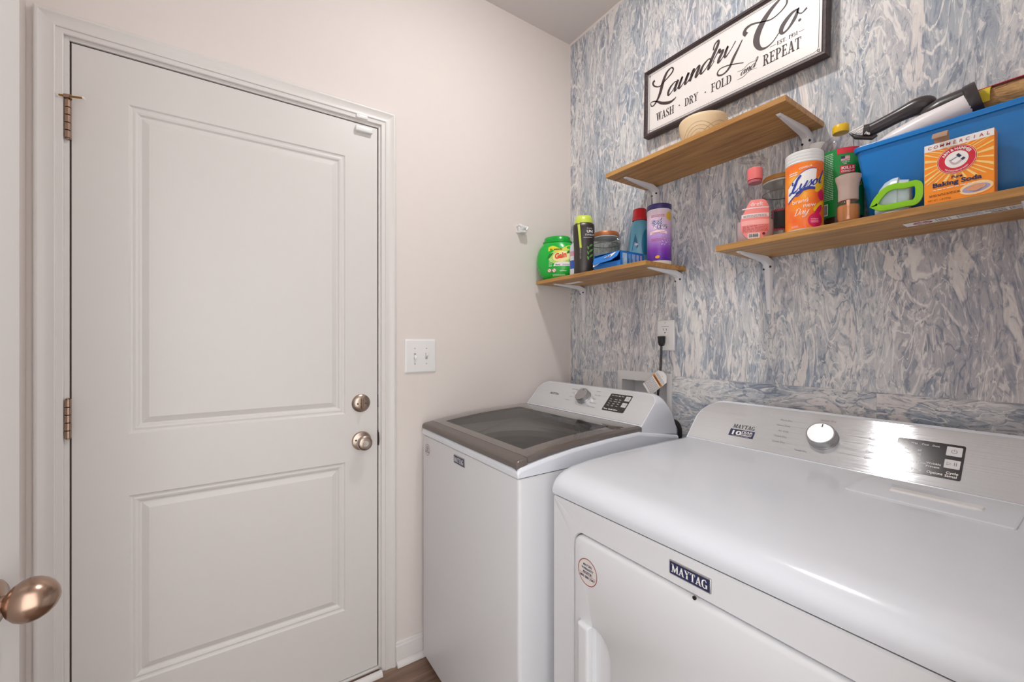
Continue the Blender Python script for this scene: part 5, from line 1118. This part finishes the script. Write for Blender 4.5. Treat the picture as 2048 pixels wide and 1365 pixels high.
# blue bin
t = thing('storage_bin', 'bright blue plastic bin on right shelf full of cleaning tools', 'bin', (-.098, -1.365, ZR))
M_BLU = mat('blue_plastic', '0a78c8', .3, var=.03, vscale=8)
def binloop(x0, y0, x1, y1, z, r=.014): return [(x, y, z) for x, y in rr(x0, y0, x1, y1, r, 5)]
zt_ = ZR+.180
bl = G().loft([binloop(-.171, -1.492, -.030, -1.245, ZR), binloop(-.173, -1.494, -.028, -1.243, ZR+.003), binloop(-.1835, -1.512, -.014, -1.2215, zt_-.020), binloop(-.184, -1.512, -.014, -1.221, zt_-.012)], True, False)
bl.loft([binloop(-.184, -1.512, -.014, -1.221, zt_-.012), binloop(-.1885, -1.5165, -.0095, -1.2165, zt_-.011), binloop(-.190, -1.518, -.008, -1.215, zt_-.002), binloop(-.189, -1.517, -.009, -1.216, zt_), binloop(-.184, -1.512, -.014, -1.221, zt_), binloop(-.171, -1.497, -.027, -1.240, ZR+.006)], False, True)
bl.build('bin_shell', M_BLU, t, True, angle=40)

# baking soda box
t = thing('baking_soda_box', 'orange baking soda box standing in front of blue bin', 'box', (-.208, -1.397, ZR))
BX, BYA, BYB, BH = -.2265, -1.3485, -1.4455, .1245
g = G().box((BX, BYB, ZR), (BX+.034, BYA, ZR+BH)); bo = g.build('carton', mat('box_orange', 'fb941e', .45, var=.03), t, True, .0008, 1)
fb = FB(BYA, ZR, BX); Wb, Hb = BYA-BYB, BH
M_RAY = mat('ray_yellow', 'fcd684', .45); M_BRED = mat('badge_red', 'd3203a', .4); cx_, cy_ = Wb*.485, Hb*.655
for i in range(26):
    a = 2*PI*i/26+.08; w = .030+.02*(i % 3 == 0); r0, r1 = .020, .062
    P = [(cx_+r0*math.cos(a-w), cy_+r0*math.sin(a-w)), (cx_+r1*math.cos(a-w), cy_+r1*math.sin(a-w)), (cx_+r1*math.cos(a+w), cy_+r1*math.sin(a+w)), (cx_+r0*math.cos(a+w), cy_+r0*math.sin(a+w))]
    P = [(min(max(x, .001), Wb-.001), min(max(y, Hb*.34), Hb*.885)) for x, y in P]
    lay('sun_ray', D().poly(P), fb, M_RAY, t, .0004)
lay('top_band', D().rect(.0005, Hb*.885, Wb-.0005, Hb-.0005), fb, M_WHITEP, t, .0005)
d = D()
for i, ch in enumerate('COMMERCIAL'): d.text(ch, Wb*(.09+.092*i), Hb*.915, .0085, 'c', bold=.01, shear=.1)
lay('lettering', d, fb, mat('red_ink', 'b8433f', .5), t, .0009)
lay('badge_edge', D().ell(cx_, cy_, .0285, .0285, n=44), fb, MATS['ray_yellow'], t, .0007); lay('badge_edge', D().ell(cx_, cy_, .0276, .0276, n=44), fb, M_BRED, t, .0009); lay('badge_line', D().ring(cx_, cy_, .0264, .0264, .0005, n=44), fb, M_WHITEP, t, .0012)
lay('badge_center', D().ell(cx_, cy_, .0165, .0165, n=40), fb, M_WHITEP, t, .0011)
d = D(); v0 = text_geo('ARM & HAMMER', .03)[0]; wd = max(p[0] for p in v0)*.0072*.80
d.text('ARM & HAMMER', cx_, cy_, .0072, 'c', sx=.80, bold=.03, arc=(.0188, PI/2, 1)); lay('badge_lettering', d, fb, M_WHITEP, t, .0013)
d = D(); d.text('THE STANDARD OF PURITY', cx_, cy_, .0036, 'c', sx=.85, bold=.02, arc=(.0235, -PI/2, -1)); lay('badge_lettering', d, fb, M_WHITEP, t, .0013)
M_ARM = mat('arm_grey', '6d7aa6', .5)
lay('arm_emblem', D().stroke([(cx_-.010, cy_+.002, .002), (cx_-.006, cy_-.006, .0035), (cx_-.001, cy_-.0085, .004), (cx_+.005, cy_-.005, .0035), (cx_+.009, cy_-.001, .0025)]), fb, mat('arm_skin', 'c9b3b8', .5), t, .0013)
lay('hammer_emblem', D().line(cx_-.009, cy_-.0005, cx_+.003, cy_+.006, .0014), fb, M_ARM, t, .0015); lay('hammer_head', D().line(cx_+.001, cy_+.0095, cx_+.0055, cy_+.0035, .0045), fb, M_NAVY, t, .0016); lay('sleeve_emblem', D().line(cx_+.007, cy_-.003, cx_+.011, cy_+.000, .0045), fb, M_NAVY, t, .0016)
lay('lettering', D().text('Pure', Wb*.49, Hb*.362, .0082, 'c', bold=.03), fb, M_NAVY, t, .0009); lay('lettering', D().text('Baking Soda', Wb*.485, Hb*.272, .0122, 'c', bold=.035, width=Wb*.70), fb, M_NAVY, t, .0009)
lay('lettering', D().greek(Wb*.14, Hb*.222, Wb*.82, Hb*.238, 1, .7), fb, M_WHITEP, t, .0009)
lay('lettering', D().greek(Wb*.08, Hb*.125, Wb*.54, Hb*.165, 2, .5), fb, mat('brown_ink', '7a3c14', .5), t, .0009); lay('lettering', D().text('NET WT 1 LB (454g)', Wb*.06, Hb*.052, .0050, width=Wb*.34), fb, MATS['brown_ink'], t, .0009)
pl = lay('cookie_plate', D().ell(Wb*.755, Hb*.135, .0185, .0078, .06, 32), fb, mat('plate_lilac', 'a9a3cf', .4), t, .0008); lay('cookie_glow', D().ell(Wb*.755, Hb*.14, .0225, .0125, .06, 32), fb, mat('glow_cream', 'fbd9a0', .45), t, .0006)
for k_, (x, y) in enumerate(((.69, .142), (.82, .150), (.75, .165), (.755, .128))): lay('cookie_print', D().ell(Wb*x, Hb*y, .0068, .0042, .1), fb, mat('cookie_tan', 'e0a27c', .5, var=.2, vscale=300), pl, .0011+.0003*k_)
FLP = cat_rom([(BX+.006, ZR+BH-.001), (BX+.003, ZR+BH+.010), (BX-.004, ZR+BH+.0185), (BX-.012, ZR+BH+.012), (BX-.014, ZR+BH+.006)], 4)
yy0, yy1 = BYA-.014, BYA-.036
g = G(); L_ = [[(x, yy0-.000, z), (x+.001, yy0, z+.0009), (x+.001, yy1, z+.0009), (x, yy1, z)] for x, z in FLP]; g.loft(L_); g.build('torn_flap', mat('raw_card', 'a98a72', .7), t, False)

# green-handled scoop with clear cup lying on its side
t = thing('measuring_scoop', 'lime green handled clear plastic scoop leaning beside orange box', 'scoop', (-.207, -1.30, ZR))
M_SC = mat('scoop_milky', 'c2d3df', .22, var=.03, coat=.3)
cyA = (-.199, -1.292)
ax = [((-.199, -1.2615, ZR+.016), .010), ((-.199, -1.2640, ZR+.0235), .0205), ((-.199, -1.2700, ZR+.0325), .0310), ((-.199, -1.2800, ZR+.0390), .0375), ((-.199, -1.2920, ZR+.0415), .0405), ((-.199, -1.3025, ZR+.0415), .0408), ((-.199, -1.3045, ZR+.0400), .0360), ((-.199, -1.3200, ZR+.0380), .0335), ((-.199, -1.3225, ZR+.037), .028)]
loops = []
for (px, py, pz), rd in ax: loops.append([(px+rd*.44*math.cos(2*PI*i/30), py, pz+rd*math.sin(2*PI*i/30)) for i in range(30)])
G().loft(loops, True, True).build('scoop_cup', M_SC, t, True, angle=40)
M_LG = mat('lime_handle', '86c80e', .3, var=.03)
HP = [(-1.258, ZR+.022), (-1.266, ZR+.040), (-1.282, ZR+.058), (-1.300, ZR+.0635), (-1.318, ZR+.060), (-1.335, ZR+.0600), (-1.3455, ZR+.050), (-1.3455, ZR+.022), (-1.335, ZR+.0085), (-1.320, ZR+.0085), (-1.298, ZR+.0085), (-1.276, ZR+.0100)]
def offs(P, k):
    cxm = sum(p[0] for p in P)/len(P); czm = sum(p[1] for p in P)/len(P); out = []
    n = len(P)
    for i in range(n):
        a, b = P[i-1], P[(i+1) % n]; dx, dz = b[0]-a[0], b[1]-a[1]; l = math.hypot(dx, dz); nx, nz_ = -dz/l, dx/l
        if (P[i][0]-cxm)*nx+(P[i][1]-czm)*nz_ > 0: nx, nz_ = -nx, -nz_
        out.append((P[i][0]+nx*k, P[i][1]+nz_*k))
    return out
HC = cat_rom(HP+[HP[0]], 3)[:-1]; HI = offs(HC, .0122)
g = G(); n = len(HC); q4 = [[(-.2245, a, b), (-.2185, a, b), (-.2185, c_, d_), (-.2245, c_, d_)] for (a, b), (c_, d_) in zip(HC, HI)]
v = [p for l in q4 for p in l]; f = [(i*4+j, i*4+(j+1) % 4, ((i+1) % n)*4+(j+1) % 4, ((i+1) % n)*4+j) for i in range(n) for j in range(4)]
g.add(v, f).build('scoop_handle', M_LG, t, True, .0012, 2, 40)
G().lathe([(.018, ZR), (.022, ZR+.001), (.022, ZR+.003), (.018, ZR+.0045)], (-.2115, -1.292), 24, ax=.6).build('scoop_lid', mat('lid_milky', 'e2dfd8', .3, var=.02), t)

# hand vacuum lying in the bin
t = thing('hand_vacuum', 'white and black hand vacuum sticking out of blue bin', 'vacuum', (-.10, -1.33, ZR+.19))
ax0, ax1 = Vector((-.120, -1.235, ZR+.186)), Vector((-.112, -1.402, ZR+.226)); dv = (ax1-ax0); dn = dv.normalized()
sd = Vector((1, 0, 0)); sd = (sd-dn*sd.dot(dn)).normalized(); upv = dn.cross(sd)*-1
if upv.z < 0: upv = -upv
loops = []
for s_, a, b in ((0, .003, .003), (.03, .012, .009), (.10, .020, .016), (.25, .026, .022), (.5, .029, .027), (.8, .030, .030), (.97, .030, .031), (1.0, .0285, .0295)):
    o = ax0+dv*s_-upv*.012*(1-s_)*0; loops.append([tuple(o+sd*a*math.cos(2*PI*i/28)+upv*b*math.sin(2*PI*i/28)) for i in range(28)])
vb = G().loft(loops).build('vacuum_body', mat('vac_white', 'e9e4e6', .25, var=.02), t, True, angle=50)
o0, o1 = ax0+dv*.50+upv*.016, ax1+upv*.014
def ctube(P, R, inner): 
    g = G(); g.tube(P, R, 20, False); g.tube([P[-1], P[-1]-(Vector(P[-1])-Vector(P[-2])).normalized()*.03], [R[-1]*.74, R[-1]*.6], 20, True)
    return g
tb = ctube([o0, ax0+dv*.62+upv*.020, ax0+dv*.75+upv*.021, o1+dn*.004], [.010, .020, .0240, .0255], None)
e1 = o1+dn*.004; ring_o = [tuple(e1+(sd*math.cos(2*PI*i/20)+upv*math.sin(2*PI*i/20))*.0265) for i in range(20)]; ring_i = [tuple(e1+(sd*math.cos(2*PI*i/20)+upv*math.sin(2*PI*i/20))*.0196) for i in range(20)]
tb.loft([ring_o, ring_i], False, False); M_VB = mat('vac_black', '3a3436', .3, var=.03)
tb.build('nozzle_tube', M_VB, t, True, angle=40)
cA, cB = ax1-dn*.008+upv*.006, ax1+dn*.012+upv*.006
rg = lambda o_, r_: [tuple(o_+(sd*math.cos(2*PI*i/28)*.92+upv*math.sin(2*PI*i/28)*1.08)*r_) for i in range(28)]
G().loft([rg(cA, .031), rg(cA+dn*.002, .0345), rg(cB-dn*.002, .0345), rg(cB, .0335), rg(cB, .0275), rg(cB-dn*.010, .0255)], False, True).build('nozzle_collar', M_VB, t, True, angle=40)
lay('brand_mark', D().poly([(0, 0), (.010, 0), (.005, .008)]).text('Bissell', .012, .0005, .007), (ax0+dv*.20-sd*.022+upv*.002, dn, upv, -sd), mat('vac_red', 'c8343c', .4), t, .0010, vb) if False else None
fv = (ax0+dv*.12, dn, upv, -sd)
lay('brand_mark', D().poly([(.010, -.003), (.018, -.003), (.014, .004)]), fv, mat('vac_red', 'c8343c', .4), t, .0010, vb); lay('brand_lettering', D().text('BISSELL', .014, -.010, .0065, width=.026), fv, M_GREYP, t, .0012, vb)
# dusting brush attachment lying across the bin
t = thing('dusting_brush', 'black brush attachment with white bristles hanging over the bin corner', 'brush', (-.10, -1.23, ZR+.255))
WP = cat_rom([(-.105, -1.222, ZR+.243, .0155), (-.103, -1.245, ZR+.249, .0155), (-.100, -1.280, ZR+.259, .016), (-.098, -1.312, ZR+.266, .0195), (-.098, -1.332, ZR+.263, .0165), (-.098, -1.341, ZR+.259, .006)], 5)
G().tube([q_[:3] for q_ in WP], [q_[3] for q_ in WP], 20).build('wand', M_VB, t)
hg = G(); B0, B1 = Vector((-.108, -1.200, ZR+.2475)), Vector((-.105, -1.226, ZR+.2440))
hg.tube([B1+Vector((0, -.004, .002)), B1, B0+Vector((0, -.014, -.002))], [.013, .0165, .0150], 18); hg.build('brush_collar', M_VB, t)
G().tube([(-.108, -1.186, ZR+.252), (-.110, -1.200, ZR+.236), (-.108, -1.232, ZR+.222), (-.106, -1.240, ZR+.226)], [.002, .0055, .005, .003], 12).build('brush_rim', M_VB, t)
M_BR = mat('white_bristle', 'e7e4e2', .5)
for i in range(9):
    a = Vector((-.118+.0015*(i % 2), -1.2165-.0012*i, ZR+.2555-.0028*i)); e_ = Vector((-.117, -1.190-.0048*i, ZR+.250-.0026*i)); G().tube([a, e_], [.0030, .0017], 6).build('bristle_tuft', M_BR, t)

# straw hand brush with red and yellow wrapper
t = thing('straw_hand_brush', 'tan bristle brush in red and yellow wrapper at back of bin', 'brush', (-.085, -1.44, ZR+.20))
P0, P1 = Vector((-.080, -1.398, ZR+.232)), Vector((-.076, -1.512, ZR+.232)); M_STRAW = mat('straw', 'c9a06a', .7, var=.3, vscale=150)
core = G().tube([P0+Vector((0, .0, -.010)), P0+(P1-P0)*.3, P0+(P1-P0)*.7, P1], [.018, .022, .024, .022], 18).build('bristle_core', M_STRAW, t)
random.seed(3); g = G()
for i in range(260):
    a = random.uniform(.2, 1.0)*PI*2; s0 = random.uniform(0.05, .75); s1 = min(s0+random.uniform(.15, .35), 1.05); rd = .0225
    p = P0+(P1-P0)*s0+Vector((math.cos(a)*rd, 0, math.sin(a)*rd)); q_ = P0+(P1-P0)*s1+Vector((math.cos(a+.1)*(rd+.004), 0, math.sin(a+.1)*(rd+.004))); w = Vector((0, 0, .0006))
    g.add([p-w, p+w, q_], [(0, 1, 2)])
g.build('loose_bristles', M_STRAW, t, False, kind='stuff')
wr = cat_rom([(-.112, ZR+.222), (-.108, ZR+.244), (-.092, ZR+.2575), (-.072, ZR+.2585), (-.056, ZR+.248)], 4)
G().loft([[(x, y, z+dz) for x, z in wr]+[(x, y, z+dz-.0015) for x, z in reversed(wr)] for y, dz in ((-1.398, .001), (-1.425, .001))]).build('wrapper_band', mat('wrap_yellow', 'd8c322', .35), t, False)
wr2 = [p for p in wr if p[1] > ZR+.2535]
G().loft([[(x, y, z+dz) for x, z in wr2]+[(x, y, z+dz-.0012) for x, z in reversed(wr2)] for y, dz in ((-1.396, .0022), (-1.45, .0026), (-1.51, .0022))]).build('wrapper_strip', mat('wrap_red', 'c92f2f', .35), t, False)

# bowl on the upper shelf
c = (-.128, -.797); t = upright('wooden_bowl', 'cream wooden bowl with carved arcs on highest shelf', 'bowl', c, ZU)
M_BOWL = mat('pale_wood', 'dcc6a2', .55, var=.06, vscale=40)
bo = G().lathe([(.052, ZU), (.054, ZU+.002), (.063, ZU+.024), (.070, ZU+.055), (.0735, ZU+.078), (.0740, ZU+.086), (.0730, ZU+.0885), (.0700, ZU+.086), (.065, ZU+.055), (.056, ZU+.016), (.001, ZU+.008)], c, 48).build('bowl_body', M_BOWL, t, True, angle=50)
for k, a in enumerate((200, 262)):
    f0 = facing(c, a, ZU)
    for i in range(4):
        r0 = .018+.0105*i
        P_ = [(r0*1.05*math.cos(s_), .012+r0*math.sin(s_), .0016) for s_ in [PI*j/16 for j in range(17)]]
        lay('carved_arc', D().stroke(P_, smooth=False), f0, mat('carved_groove', 'b79f7c', .6), t, .0004, bo)
